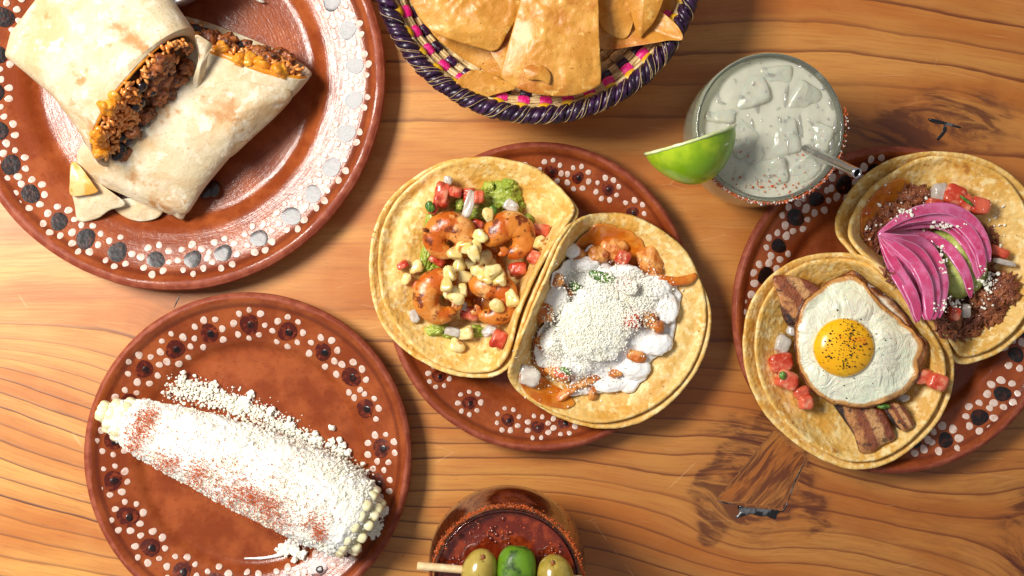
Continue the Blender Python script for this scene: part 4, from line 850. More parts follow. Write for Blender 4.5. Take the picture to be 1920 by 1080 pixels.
CH = [(1152, 466, 26, 22, 9, 20, 'largest chicken chunk at the top of the chicken taco'), (1218, 490, 24, 30, 9, -30, 'pale oval chicken chunk at the upper right, beside the onion strand'), (1122, 478, 20, 16, 7, 0, 'chicken chunk left of the largest one at the top'), (1083, 478, 15, 14, 7, 30, 'small chicken chunk at the upper left of the cream'),
      (1022, 585, 17, 20, 8, 0, 'round orange chicken chunk at the left edge of the cream'), (1018, 640, 15, 15, 7, 0, 'chicken chunk speckled with cheese, left of the cheese mound'), (1045, 700, 26, 12, 6, 30, 'chicken shred below the left side of the cheese mound'), (1060, 738, 24, 9, 5, -35, 'chicken shred at the lowest left of the cream'),
      (1100, 716, 26, 9, 5, -20, 'chicken shred lying below the cheese mound'), (1112, 735, 8, 16, 5, 10, 'short upright chicken shred at the bottom of the cream'), (1215, 600, 17, 15, 8, 0, 'dark brown chicken chunk right of the cheese mound'), (1233, 612, 13, 12, 6, 20, 'smaller dark chicken chunk beside the brown one on the right'), (1258, 588, 9, 12, 6, 0, 'brown chicken bit in the cream at the far right'),
      (1192, 668, 18, 12, 6, 20, 'browned chicken chunk at the lower right of the cheese mound'), (1045, 525, 13, 12, 6, 0, 'orange chicken bit at the upper left, near the fold'), (1065, 545, 15, 12, 6, 0, 'orange chicken bit half under cream on the left'), (1155, 700, 14, 8, 5, 0, 'chicken bit showing through the cream near the bottom')]
CL = [(1040, 560, 26, 30, 5), (1036, 640, 22, 26, 5), (1225, 540, 34, 22, 5), (1250, 580, 22, 30, 4), (1232, 645, 28, 22, 5), (1190, 690, 30, 22, 4), (1145, 722, 40, 14, 4), (1095, 495, 30, 16, 5), (1170, 510, 32, 14, 4), (1072, 470, 16, 14, 4), (1120, 560, 40, 26, 6), (1085, 690, 30, 14, 4)]
CREAM = [(1060, 490), (1090, 478), (1118, 470), (1150, 492), (1185, 500), (1222, 512), (1250, 530), (1275, 548), (1278, 585), (1270, 620), (1248, 652), (1215, 680), (1205, 720), (1188, 746), (1150, 740), (1115, 750), (1062, 738), (1070, 712), (1020, 690), (1010, 660), (1010, 610), (1030, 560), (1030, 520)]
sheet('cream_sauce', withz(CREAM, 15), 30, 'crema', 'white cream sauce poured over the chicken taco', 'cream', power=1.6, thick=1.0, amp=2.2, fr=.035, seed=5, drape=5, jag=.15, jagf=.03, gap=.2, n=260, m=50, dome=3.0, domep=12)
for i, (x, y, a, b, h, r, l) in enumerate(CH): lump(x, y, a, b, h * .75, 'chicken', 'chicken_chunk', l, 'chicken', G, amp=.3, fr=1.6, seed=200 + i, sub=3, octv=3, rz=r, k=2.6, lift=-.5)
for i, (x, y, a, b, h, r, l) in enumerate([(1168, 484, 26, 30, 8, 25, 'pale tomato cube on the largest chicken chunk'), (1186, 600, 26, 30, 8, 10, 'cheese-dusted tomato cube right of the cheese mound'), (1054, 700, 32, 18, 7, 15, 'tomato piece below the cheese mound on the chicken taco'), (1178, 538, 26, 16, 6, 20, 'tomato bit just above the cheese mound on the right')]):
    dice(x, y, a, b, h, r, 'tomato', 'tomato_piece', l, 'tomato', 'tomatoes on the chicken taco', seed=i, lift=.8, amp=.25)
for i, (x, y, a, b, l) in enumerate([(1130, 520, 26, 10, 'green pepper strip near the top of the cream'), (1080, 538, 8, 16, 'thin green pepper strip at the upper left of the cream'), (1060, 695, 12, 6, 'green herb leaf beside the tomato below the cheese mound')]):
    lump(x, y, a, b, 2.5, 'herb', 'green_pepper', l, 'pepper strip', 'green bits on the chicken taco', amp=.3, sub=3, lift=1.5, rz=[18, -60, 30][i])
dice(990, 705, 42, 36, 4, 20, 'onion', 'onion_piece', 'big pinkish onion piece at the lower left of the chicken taco', 'onion', k=4, amp=.3, seed=3, lift=.5)
P = catmull([(1235, 520), (1262, 527), (1290, 524), (1306, 515)], 20); z = np.array([float(top(a, b, 5, 'max')) for a, b in P]); z = np.maximum.accumulate(np.full(20, z.max())) + 1.5
mb = MB(); v, f = tube(WV(P[:, 0], P[:, 1], z), mm(8) * np.interp(np.linspace(0, 1, 20), [0, .3, .8, 1], [.8, 1, 1.1, .6]), 10, flat=.4); mb.add(v, f); mb.build('caramelized_onion', M['sauce'], label='shiny orange onion strand hanging over the right tortilla edge', cat='onion')
rng = np.random.RandomState(9)
def crumbs(spec, label, name='cheese_crumbs', mat='crumb', sizes=(.0002, .0003, .00048), seed=1, parent=None, lab2='cheese', sub=1, lift=.2, zcap=None):
    rg = np.random.RandomState(seed); iv, if_ = ico(sub); VV = []
    for (x, y, sx, sy, n, up) in spec:
        xs = x + rg.randn(n) * sx; ys = y + rg.randn(n) * sy; zs = top(xs, ys)
        for a, b, zz in zip(xs, ys, zs):
            s = rg.choice(sizes) * rg.uniform(.7, 1.3); rr = math.hypot((a - x) / sx, (b - y) / sy)
            if zcap and zz < zcap: continue
            R = rotm(*rg.uniform(0, 6, 3)); VV.append((iv * (s * rg.uniform(.55, 1.3, 3)) * (1 + .24 * rg.randn(len(iv), 1))) @ R.T + W(a, b, zz + lift + rg.rand() * up * max(0, 1 - rr / 2)))
    FA = np.array(if_); F = (FA[None] + (np.arange(len(VV)) * len(iv))[:, None, None]).reshape(-1, 3)
    mb = MB(); mb.v = [np.concatenate(VV)]; mb.f = F.tolist(); mb.m = [0] * len(F)
    return mb.build(name, M[mat], parent, smooth=False, label=label, cat=None if parent else lab2, kind='stuff')
multi_lump('cream_dollop', [(x, y, a, b, h, 0) for x, y, a, b, h in CL], 'crema', 'thick white cream dollops lying on the poured cream of the chicken taco', 'cream', 300, amp=.3, fr=1.3)
zc_ = float(top(1115, 612, 20)) + 1; v, f = ico(6); P3 = v * np.array([mm(68, zc_), mm(64, zc_), .0065])
q = P3 * (1 + .22 * fbm(v, 2.2, 3, 4))[:, None]; q = q + v * (.0014 * fbm(q, 130, 2, 5) + .0007 * fbm(q, 480, 2, 6) + .0005 * np.abs(fbm(q, 1000, 2, 7)))[:, None]
mb = MB(); mb.add(q + W(1115, 612, zc_), f); mb.build('cheese_mound', M['cotija'], label='fluffy mound of grated white cheese in the middle of the chicken taco', cat='cheese', fix=False)
crumbs([(1115, 612, 36, 34, 3000, .3), (1185, 555, 30, 20, 2600, 1.6), (1070, 660, 34, 26, 900, .5), (1150, 545, 34, 24, 700, .5), (1190, 600, 16, 16, 260, .5), (1045, 610, 14, 24, 300, 0), (1035, 660, 14, 20, 220, 0), (1075, 525, 20, 18, 140, 0), (1080, 712, 34, 14, 180, 0)], 'loose crumbs of white cheese all over the chicken taco', seed=3)
crumbs([(1110, 620, 8, 40, 5, 0)], 'scattered black pepper specks on the chicken taco', 'pepper_specks', 'pepper', (.0003,), 4, lab2='pepper', sub=0, lift=3.0)

# ------------------------------------------------------------------ egg taco fillings
def pork(outl, h, label, seed, axis, lift=0):
    O = catmull([(a, b, 0) for a, b in outl], 90, True); c = O[:, :2].mean(0)
    z0 = float(top(c[0], c[1], 14)) + lift; rows = []; bd = []
    ax = np.array(axis, float); ax /= np.linalg.norm(ax); pr = (O[:, :2] - c) @ ax; lo, hi = pr.min(), pr.max()
    for q, z in ((.97, 0), (1.0, .25 * h), (1.0, .7 * h), (.96, .93 * h), (.85, h), (.6, h * 1.03), (.3, h * 1.04), (.06, h * 1.04)):
        X = c[0] + (O[:, 0] - c[0]) * q; Y = c[1] + (O[:, 1] - c[1]) * q
        nz = fbm(np.stack([X, Y, X * 0 + z], -1), .05, 4, seed)
        rows.append(WV(X + 2 * nz, Y + 2 * nz, z0 + z + nz * 1.6 * (z > .5))); bd.append((((X - c[0]) * ax[0] + (Y - c[1]) * ax[1]) - lo) / (hi - lo))
    V = np.concatenate(rows); n = 90; f = [tuple(reversed(q)) for q in grid_faces(len(rows), n)]; k = (len(rows) - 1) * n; f.append(tuple(k + j for j in range(n - 1, -1, -1))); f.append(tuple(range(n)))
    mb = MB(); mb.add(V, f, 0, bd=np.concatenate(bd)); mb.build('pork_belly', M['pork'], label=label, cat='pork belly', group='pork belly slices under the fried egg', smooth=True)
pork([(1453, 516), (1490, 518), (1530, 532), (1540, 550), (1520, 575), (1500, 600), (1480, 612), (1466, 590), (1458, 555), (1449, 530)], 9, 'seared pork belly slice sticking out at the upper left of the fried egg', 1, (.75, -.65), 3)
pork([(1560, 752), (1600, 762), (1650, 765), (1668, 790), (1678, 822), (1650, 836), (1634, 850), (1612, 848), (1600, 815), (1580, 785)], 9, 'longest seared pork belly slice below the fried egg', 2, (.9, -.35), 3)
pork([(1655, 756), (1690, 758), (1706, 780), (1714, 798), (1694, 808), (1676, 796), (1662, 778)], 8, 'short pork belly end to the right of the longest slice, below the egg', 3, (.8, -.5), 3)
G = 'tomatoes and onions on the egg taco'
for i, (x, y, a, b, h, r, mt, nm, l) in enumerate([(1464, 680, 44, 34, 9, -12, 'tomato', 'tomato_piece', 'largest tomato cube at the left of the fried egg'), (1476, 712, 40, 36, 10, 20, 'tomato', 'tomato_piece', 'glossy tomato cube just below the largest one, left of the egg'),
      (1502, 735, 30, 22, 8, -15, 'tomato', 'tomato_piece', 'tomato piece partly beneath the egg at its lower left'), (1510, 754, 26, 28, 9, 0, 'tomato', 'tomato_piece', 'lowest small tomato cube under the egg'), (1758, 716, 36, 32, 9, 20, 'tomato', 'tomato_piece', 'tomato cube right of the egg at the tortilla edge'), (1730, 706, 34, 28, 8, 0, 'tomato', 'tomato_piece', 'darker tomato cube between the egg and the right-hand cube'),
      (1468, 645, 30, 34, 5, 20, 'onion', 'onion_piece', 'white onion square left of the egg above the tomatoes'), (1692, 745, 24, 16, 5, 10, 'onion', 'onion_piece', 'pale onion piece at the lower right of the egg'), (1488, 620, 26, 20, 5, 10, 'onion', 'onion_piece', 'faint onion piece between pork belly and egg')]):
    dice(x, y, a, b, h, r, mt, nm, l, mt, G, seed=i + 40, lift=.6, amp=.15 if mt == 'tomato' else .25, k=4.5 if mt == 'tomato' else 3.5)
lump(1467, 704, 6, 8, 1.5, 'herb', 'herb_leaf', 'green herb scrap on the glossy tomato cube by the egg', 'herb', amp=.3, sub=3, lift=1.5)
lump(1657, 762, 12, 5, 3, 'herb', 'herb_leaf', 'green herb bit peeking from under the lower edge of the egg', 'herb', amp=.3, sub=3, lift=1)
def cr(p): return [(1370 + .389 * a, 480 + .389 * b) for a, b in p]
EGG = cr([(575, 72), (530, 95), (480, 118), (420, 165), (360, 205), (325, 260), (308, 330), (306, 400), (310, 460), (322, 530), (345, 590), (385, 650), (450, 692), (550, 724), (650, 736), (750, 706), (850, 655), (905, 590), (938, 515), (952, 450), (940, 408), (902, 368), (865, 320), (825, 260), (775, 205), (715, 165), (660, 125), (615, 85)])
ec = W(1590, 645, 22); egg = empty('fried_egg', ec, 'sunny side up fried egg with crispy brown edge and peppered yolk', 'egg')
def eggz(X, Y, Z, t, O):
    P3 = np.stack([X, Y, X * 0], -1)
    r = np.hypot(X - 1583, Y - 650)
    return Z + 2.0 * np.exp(-((r - 75) / 26) ** 2) + 2.6 * fbm(P3, .035, 4, 4) * np.clip((t - .3) * 4, 0, 1) + np.where(t > .9, 1.2 * fbm(P3, .12, 2, 6), 0) + 1.8 * np.exp(-((t - .93) / .05) ** 2)
mb = MB(); v, f, T = patch([(a, b, 30) for a, b in EGG], 36, thick=1.2, n=240, m=44, power=2.0, seed=5, drape=10, gap=.3, zfun=eggz, center=(1583, 650), jag=.018, jagf=.08)
mb.add(v, f, 0, rr=T); mb.build('crispy_edge', M['egg_lace'], egg)
EW = cr([(490, 108), (424, 156), (362, 208), (328, 270), (314, 350), (317, 450), (336, 546), (390, 640), (466, 698), (556, 724), (650, 734), (746, 706), (840, 656), (898, 590), (912, 512), (930, 455), (926, 415), (888, 362), (850, 330), (800, 285), (745, 235), (690, 185), (640, 125), (575, 90)])
mb = MB(); v, f, T = patch([(a, b, 30) for a, b in EW], 38, thick=1.0, n=260, m=56, power=2.0, seed=15, drape=3, gap=.1, zfun=eggz, center=(1583, 650), jag=.03, jagf=.05, dome=2.0, domep=16)
mb.add(v, f, 0, rr=T); mb.build('egg_white', M['egg_white'], egg)
mb = MB(); zz = float(top(1583, 650, 30)); iv, if_ = ico(5); q = iv.copy(); q *= np.array([mm(57, 40), mm(55, 40), .0085]); q[:, 2] += 0; q = q * (1 + .02 * fbm(iv, 2, 2, 3))[:, None]
mb.add(q + W(1582, 652, zz - .5), if_); mb.build('yolk', M['yolk'], egg)
crumbs([(1597, 640, 13, 18, 110, 0), (1580, 680, 6, 12, 50, 0), (1590, 625, 28, 24, 70, 0), (1570, 665, 22, 20, 60, 0), (1610, 660, 28, 40, 40, 0)], None, 'pepper_specks', 'pepper', (.0002, .0003, .0005), 5, parent=egg, sub=0, lift=.05)

# ------------------------------------------------------------------ beef taco fillings
def beef(spec, label, seed, nf=1400):
    rg = np.random.RandomState(seed); mb = MB()
    for i, (x, y, rx, ry, h, rz) in enumerate(spec):
        z = float(top(x, y, 6)); v, f = blob(W(x, y, z - 2), (mm(rx * .9, z), mm(ry * .9, z), h * .001), (0, 0, -math.radians(rz)), amp=.45, fr=2.2, seed=seed + i, sub=4, octv=4); mb.add(v, f); splat(v, 1)
    for k in range(nf):
        i = rg.randint(len(spec)); x, y, rx, ry, h, rz = spec[i]; a = rg.uniform(0, 2 * PI); q = math.sqrt(rg.rand()) * .98; c, s = math.cos(math.radians(rz)), math.sin(math.radians(rz))
        dx, dy = rx * q * math.cos(a), ry * q * math.sin(a); X, Y = x + dx * c - dy * s, y + dx * s + dy * c
        z = float(top(X, Y)) + rg.rand() * .8; d = rg.uniform(0, 2 * PI); L = rg.uniform(7, 17); t = np.linspace(-1, 1, 6); bend = rg.uniform(-.5, .5)
        px = X + L * t * math.cos(d) - bend * L * t * t * math.sin(d); py = Y + L * t * math.sin(d) + bend * L * t * t * math.cos(d)
        v, f = tube(WV(px, py, z - .9 * t * t * rg.uniform(0, 1.5)), rg.uniform(.0005, .0011) * np.array([.4, .9, 1, 1, .9, .4]), 5, cap=False); mb.add(v, f)
    for k in range(26 * len(spec)):
        i = k % len(spec); x, y, rx, ry, h, rz = spec[i]; a = rg.uniform(0, 2 * PI); q = math.sqrt(rg.rand()) * .95; X, Y = x + rx * q * math.cos(a), y + ry * q * math.sin(a); s = rg.uniform(.6, 1.3)
        v, f = blob(W(X, Y, float(top(X, Y)) + .4), (.0034 * s, .0018 * s, .0014 * s), (rg.uniform(-.4, .4), rg.uniform(-.4, .4), rg.uniform(0, 6)), amp=.5, fr=2.4, seed=k % 40, sub=3, octv=3); mb.add(v, f)
    mb.build('shredded_beef', M['beef'], label=label, cat='beef', kind='stuff')
sheet('orange_sauce', withz([(1615, 420), (1625, 380), (1660, 345), (1700, 340), (1720, 380), (1700, 420), (1680, 460), (1650, 470), (1622, 450)], 0), 0, 'sauce', 'orange beef juice soaked into the left of the beef taco', 'sauce', thick=.2, amp=.1, gap=.15, jag=.1)
beef([(1715, 375, 36, 22, 10, 25), (1680, 405, 32, 24, 9, -20), (1640, 435, 16, 26, 6, 10), (1735, 400, 34, 22, 10, 0), (1660, 450, 26, 24, 7, 0), (1695, 500, 40, 40, 7, 30)], 'dark shredded beef at the upper left of the pink onions', 70, 520)
beef([(1800, 610, 44, 26, 9, -10), (1850, 575, 36, 34, 10, -40), (1880, 545, 26, 30, 10, 0), (1770, 590, 22, 24, 8, 0), (1830, 480, 40, 60, 6, 20), (1780, 520, 50, 60, 9, 20)], 'reddish shredded beef at the lower right of the beef taco', 80, 700)
G = 'tomatoes and onions on the beef taco'
for i, (x, y, a, b, h, r, mt, nm, l) in enumerate([(1762, 362, 34, 34, 9, 0, 'onion', 'onion_piece', 'round white onion piece left of the tomatoes at the top of the beef taco'), (1790, 368, 42, 38, 11, 20, 'tomato', 'tomato_piece', 'bright tomato cube next to the round white onion piece'), (1812, 382, 28, 32, 9, -30, 'tomato', 'tomato_piece', 'middle tomato piece under the green strip on the beef taco'),
      (1836, 386, 38, 32, 9, 15, 'tomato', 'tomato_piece', 'right-hand pale tomato cube at the top of the beef taco'), (1752, 382, 30, 18, 7, 10, 'tomato', 'tomato_piece', 'tomato sliver between shredded beef and pink onion'), (1872, 473, 38, 18, 8, 25, 'tomato', 'tomato_piece', 'tomato strip at the right of the pink onions'), (1883, 492, 44, 11, 4, 14, 'onion', 'onion_piece', 'yellowish onion stick just below the right-hand tomato strip'),
      (1811, 583, 18, 26, 5, 0, 'onion', 'onion_piece', 'small white onion piece beneath the green sauce'), (1788, 588, 22, 24, 7, 10, 'tomato', 'tomato_piece', 'dark red tomato piece beneath the green sauce')]):
    dice(x, y, a, b, h, r, mt, nm, l, mt, G, seed=i + 60, lift=.6, amp=.15 if mt == 'tomato' else .22, k=4.5 if mt == 'tomato' else 3.2)
lump(1812, 376, 16, 3, 1.2, 'herb', 'green_strip', 'thin green strip lying on the middle tomato of the beef taco', 'herb', amp=.1, sub=3, lift=2, rz=38)
multi_lump('avocado_sauce', [(1800, 470, 34, 46, 12, 0), (1790, 520, 38, 42, 11, 0), (1815, 500, 36, 50, 10, 0), (1765, 450, 26, 24, 10, 0)], 'avosauce', 'pale green avocado sauce between the two fans of pink onion', 'avocado sauce', 90, amp=.12, fr=1.2)
def sc(p): return [(1580 + .352 * a, 300 + .352 * b) for a, b in p]
def onion_fan(name, label, strips, seed, lift0):
    root = None; base = W(1700, 440, 30); root = empty(name, base, label, 'pickled onion', 'pickled onion wedges on the beef taco')
    for i, (pts, w) in enumerate(strips):
        P = catmull(sc(pts), 40); u = np.linspace(0, 1, 40)
        zt = np.array([float(top(a, b, 9, 'mean')) for a, b in P])
        zt = np.convolve(np.pad(zt, 6, 'edge'), np.ones(13) / 13, 'valid')
        z = zt + lift0 + i * .12
        wid = mm(w * .352 * 1.22, 36) * np.interp(u, [0, .08, .3, .7, .93, 1], [.22, .45, .85, 1, .7, .2])
        # cross-section: shallow arch with a pale rim
        C = WV(P[:, 0], P[:, 1], z); T = np.gradient(C, axis=0); T /= np.linalg.norm(T, axis=1, keepdims=True); S = np.cross(T, [0, 0, 1]); S /= np.linalg.norm(S, axis=1, keepdims=True)
        prof = [(-1, 0.0), (-.95, 1.0), (-.80, 1.4), (-.35, 1.2), (0, 1.05), (.35, 1.2), (.80, 1.4), (.95, 1.0), (1, 0.0), (.6, -.4), (0, -.3), (-.6, -.4)]
        n = len(prof); V = []
        for (a, h) in prof: V.append(C + S * (wid * a)[:, None] + np.array([0, 0, 1]) * (h * .0011 * np.clip(wid / wid.max(), .3, 1))[:, None])
        V = np.stack(V, 1).reshape(-1, 3); f = grid_faces(40, n); mi = []
        for r in range(39):
            for c in range(n): mi.append(1 if c in (0, 1, 6, 7) else 0)
        mb = MB(); mb.add(V, f + [tuple(range(n - 1, -1, -1)), tuple(39 * n + k for k in range(n))], 0); mb.m = mi + [0, 0]
        mb.build('onion_layer', [M['pickled'], M['pickled_edge']], root)
    return root
A = (190, 392)
onion_fan('pickled_onion', 'pink pickled onion wedge fanned over the top right of the beef taco', [
    ([A, (330, 385), (455, 405), (560, 470), (635, 570), (668, 650), (682, 735)], 27),
    ([A, (330, 350), (460, 335), (570, 360), (655, 440), (705, 540), (722, 640)], 27),
    ([A, (328, 338), (455, 318), (570, 335), (658, 405), (715, 505), (738, 622)], 20),
    ([A, (325, 325), (450, 300), (570, 310), (660, 370), (725, 470), (752, 605)], 27),
    ([A, (320, 305), (450, 262), (580, 265), (680, 325), (745, 415), (783, 545)], 29)], 1, 2.8)
onion_fan('pickled_onion', 'pink pickled onion wedge fanned downwards over the left of the beef taco', [
    ([A, (225, 500), (268, 600), (330, 700), (372, 790), (392, 868)], 18),
    ([A, (245, 500), (300, 590), (350, 680), (385, 760), (405, 860)], 26),
    ([A, (260, 480), (340, 570), (395, 660), (425, 740), (440, 852)], 26),
    ([A, (270, 468), (356, 550), (412, 640), (440, 730), (452, 854)], 20),
    ([A, (280, 455), (370, 530), (430, 620), (455, 720), (462, 855)], 28),
    ([A, (290, 435), (400, 490), (465, 590), (490, 700), (486, 850)], 28),
    ([A, (300, 418), (420, 440), (495, 530), (530, 650), (512, 840)], 30)], 2, 3.0)
crumbs([(1695, 398, 6, 5, 22, 0), (1710, 372, 30, 14, 12, 0), (1660, 410, 20, 12, 10, 0), (1768, 490, 6, 16, 26, 0), (1785, 572, 14, 8, 50, 0), (1855, 525, 8, 12, 70, 0), (1850, 560, 20, 14, 24, 0), (1775, 424, 16, 4, 40, 0), (1868, 430, 12, 26, 22, 0), (1630, 420, 6, 30, 8, 0)], 'white cheese crumbs sprinkled over the beef taco', sizes=(.0003, .0005, .0009), seed=8, lift=.4)

# ------------------------------------------------------------------ woven basket
def basket():
    zt = 64.0; c = W(1008, -80, zt); R = mm(296, zt)
    c = np.array([c[0], c[1], 0.0])
    root = empty('woven_basket', c, 'round woven straw basket with purple wrapped rim and pink and yellow stitches, full of chips', 'basket')
    # wall curve from the rim down to the floor
    prof = [(R - .004, 60), (R - .009, 54.5), (R - .0145, 48.5), (R - .020, 42.5), (R - .0265, 36.5), (R - .033, 30.5), (R - .0395, 24.8), (R - .0465, 19.5), (R - .054, 15), (R - .062, 11.5), (R - .0705, 9), (R - .0795, 7.5), (R - .0885, 6.5)]
    rng = random.Random(3)
    # back wall keeps light out between the coils
    mb = MB(); v, f = lathe([(r + .0008, z * .001) for r, z in prof] + [(.001, .0055), (.001, .003), (R - .085, .003), (R - .05, .012), (R - .028, .030), (R - .006, .052), (R + .001, .060)], (c[0], c[1], 0), 120); mb.add(v, f); mb.build('wall', M['straw'], root)
    for i, (r, z) in enumerate(prof):
        # each coil: a bundle of thin straws
        mb = MB(); n = 150
        a = np.linspace(0, 2 * PI, n, endpoint=False)
        for k in range(7):
            b = k / 7 * 2 * PI; w = a * 0 + .0021 + .0004 * np.array([fbm(np.array([[math.cos(q) * 3, math.sin(q) * 3, k + i]]), 2, 2)[0] for q in a[::10]]).repeat(10)[:n]
            tw = b + a * 3
            rr_ = r + w * np.cos(tw); zz = z * .001 + w * np.sin(tw)
            P = np.stack([c[0] + rr_ * np.cos(a), c[1] + rr_ * np.sin(a), zz], -1); P = np.concatenate([P, P[:1]])
            v, f = tube(P, .00115, 5, cap=False); mb.add(v, f)
        mb.build('straw_coil', M['straw'], root, rad=2)
    def stitch(a0, i, mat, name, wid=.0042, off=0.0):
        r, z = prof[i]; r += off; mb = MB(); V = []
        b = np.linspace(-.15 * PI, 1.3 * PI, 9); da = wid / r
        for q in (-.5, -.25, 0, .25, .5):
            rad = .0041 * (1 - .18 * (abs(q) * 2) ** 3) + .0002 * math.sin(q * 25)
            aa = a0 + q * da; rr_ = r + rad * np.cos(b + .9); zz = z * .001 + rad * np.sin(b + .9)
            V.append(np.stack([c[0] + rr_ * math.cos(aa), c[1] + rr_ * math.sin(aa), zz] if False else [c[0] + rr_ * math.cos(aa), c[1] + rr_ * math.sin(aa), zz], -1))
        V = np.concatenate(V); f = grid_faces(5, 9, False); mb.add(V, f); return mb.build(name, M[mat], root, sp=False)
    nb = 40
    for k in range(nb):
        a0 = (k + .3) / nb * 2 * PI
        if not (PI * .93 < a0 < PI * 2.07): continue
        sl = .012
        stitch(a0, 0, 'raffia_yellow', 'yellow_stitch', .0072); stitch(a0 + sl, 1, 'raffia_pink', 'pink_stitch', .0074); stitch(a0 + 2 * sl, 2, 'raffia_purple', 'purple_stitch', .0074)
        stitch(a0 + 3 * sl, 3, 'straw', 'straw_stitch', .0074)
    mb = MB()
    for i in range(4, len(prof)):
        r, z = prof[i]; n = int(2 * PI * r / .011)
        for k in range(n):
            a0 = (k + .5 * (i % 2)) / n * 2 * PI + rng.uniform(-.01, .01); da = .0050 / r; b = np.linspace(-.15 * PI, 1.3 * PI, 7); V = []
            for q in (-.5, 0, .5):
                rad = .0037 * (1 - .15 * (abs(q) * 2) ** 3); rr_ = r + rad * np.cos(b + .9); zz = z * .001 + rad * np.sin(b + .9); aa = a0 + q * da
                V.append(np.stack([c[0] + rr_ * np.cos(aa), c[1] + rr_ * np.sin(aa), zz], -1))
            mb.add(np.concatenate(V), grid_faces(3, 7, False))
    mb.build('plain_stitches', M['straw'], root, kind='stuff', sp=False)
    # purple rim of slanted raffia strands
    n = 210; mb = MB(); a = np.linspace(0, 2 * PI, 160, endpoint=False)
    P = np.stack([c[0] + R * np.cos(a), c[1] + R * np.sin(a), a * 0 + zt * .001], -1); P = np.concatenate([P, P[:1]]); v, f = tube(P, .0031, 12, cap=False); mb.add(v, f); mb.build('rim_core', M['raffia_purple'], root)
    for k in range(n):
        a0 = k / n * 2 * PI; m = 14; b = np.linspace(-.5 * PI, 1.35 * PI, m); lean = .17 * rng.uniform(.85, 1.2)
        aa = a0 + lean * np.linspace(0, 1, m) + .004 * rng.uniform(-1, 1); rad = .0034 + .0004 * rng.random() + .0003 * np.sin(np.linspace(0, 6, m) + rng.random() * 6)
        rr_ = R + rad * np.cos(b); zz = zt * .001 + rad * np.sin(b)
        P = np.stack([c[0] + rr_ * np.cos(aa), c[1] + rr_ * np.sin(aa), zz], -1)
        mb = MB(); v, f = tube(P, .0021 * rng.uniform(.7, 1.2) * np.interp(np.linspace(0, 1, m), [0, .1, .9, 1], [.6, 1, 1, .6]), 6, flat=.5, up=(0, 0, 1), cap=False); mb.add(v, f)
        mb.build('rim_strand', M['raffia_purple'], root, sp=False)
    # stray pale fibres
    mb = MB()
    for k in range(46):
        a0 = rng.uniform(PI, 2 * PI); m = 10; b = np.linspace(-.2 * PI, rng.uniform(.7, 1.2) * PI, m); aa = a0 + rng.uniform(.1, .2) * np.linspace(0, 1, m); rad = .0056
        rr_ = R + rad * np.cos(b); zz = zt * .001 + rad * np.sin(b); P = np.stack([c[0] + rr_ * np.cos(aa), c[1] + rr_ * np.sin(aa), zz], -1)
        v, f = tube(P, .00014, 4, cap=False); mb.add(v, f)
    mb.build('stray_fibres', M['straw'], root, kind='stuff', sp=False)
basket()
def chip(outl, zc, label, seed, amp=2.2, power=1.3, thick=1.6, drape=None, name='tortilla_chip', bend=None):
    def zf(X, Y, Z, t, O):
        P3 = np.stack([X, Y, X * 0], -1); Z = Z + 1.0 * np.maximum(0, fbm(P3, .05, 2, seed + 3)) * 1.5
        return Z if bend is None else Z + bend(X, Y)
    mb = MB(); v, f, T = patch(outl, zc, thick=thick, n=150, m=34, power=power, amp=amp, fr=.018, seed=seed, jag=.006, jagf=.1, zfun=zf, drape=drape, edge=.0)
    mb.add(v, f); return mb.build(name, M['chip'], label=label, cat='tortilla chip', group='tortilla chips in the basket')
chip([(1240, -40, 62), (1278, -30, 62), (1268, 15, 58), (1245, 25, 56), (1215, 10, 56), (1215, -30, 58)], 58, 'chip fragment cut by the top edge at the far right of the basket', 21)
chip([(760, -60, 58), (990, -60, 66), (985, 40, 60), (975, 100, 54), (945, 150, 46), (900, 128, 46), (840, 90, 50), (800, 45, 54)], 52, 'long pale folded chip below the big left-hand chip', 22, power=2)
chip([(920, 90, 60), (950, 50, 64), (985, 10, 66), (985, 60, 64), (975, 110, 62), (948, 138, 60), (932, 118, 60)], 62, 'narrow chip edge tucked under the left side of the front chip', 23, amp=.8)
chip([(768, -60, 68), (880, -70, 70), (990, -60, 72), (975, 20, 68), (952, 62, 66), (932, 94, 64), (900, 90, 63), (840, 72, 64), (800, 50, 65), (770, 0, 66)], 71, 'big smooth curved chip at the left of the basket', 24, power=2)
chip([(857, 152, 66), (878, 134, 65), (902, 132, 64), (935, 146, 62), (962, 160, 62), (962, 168, 62), (925, 178, 62), (896, 190, 63), (884, 195, 63), (872, 182, 64), (858, 165, 65)], 64, 'small golden chip leaning on the basket rim in front', 25, amp=1.0)
chip([(1095, 10, 62), (1180, -20, 64), (1235, 18, 67), (1270, 48, 72), (1280, 74, 73), (1252, 76, 71), (1200, 85, 67), (1130, 92, 64), (1100, 70, 62)], 61, 'pale chip lying against the right side of the basket rim', 26, power=1.6)
chip([(1130, -40, 70), (1180, -50, 70), (1190, 20, 68), (1175, 70, 66), (1140, 62, 66), (1122, 30, 66)], 69, 'brown blistered chip between the front chip and the right chip', 28, power=1.5)
chip([(1165, -50, 76), (1250, -50, 78), (1245, -5, 76), (1228, 38, 72), (1208, 62, 70), (1200, 70, 69), (1190, 50, 70), (1180, 10, 72)], 78, 'folded shiny chip on top at the right of the basket', 27, power=1.4, amp=1.2)
chip([(985, -60, 82), (1120, -60, 84), (1122, 0, 84), (1124, 80, 82), (1127, 148, 78), (1118, 164, 77), (1080, 178, 77), (1035, 180, 77), (985, 171, 77), (948, 152, 77), (939, 138, 77), (950, 95, 79), (965, 40, 81), (978, -10, 82)], 84, 'largest trapezoid chip in front, propped over the basket rim', 29, power=2.4, amp=1.8)
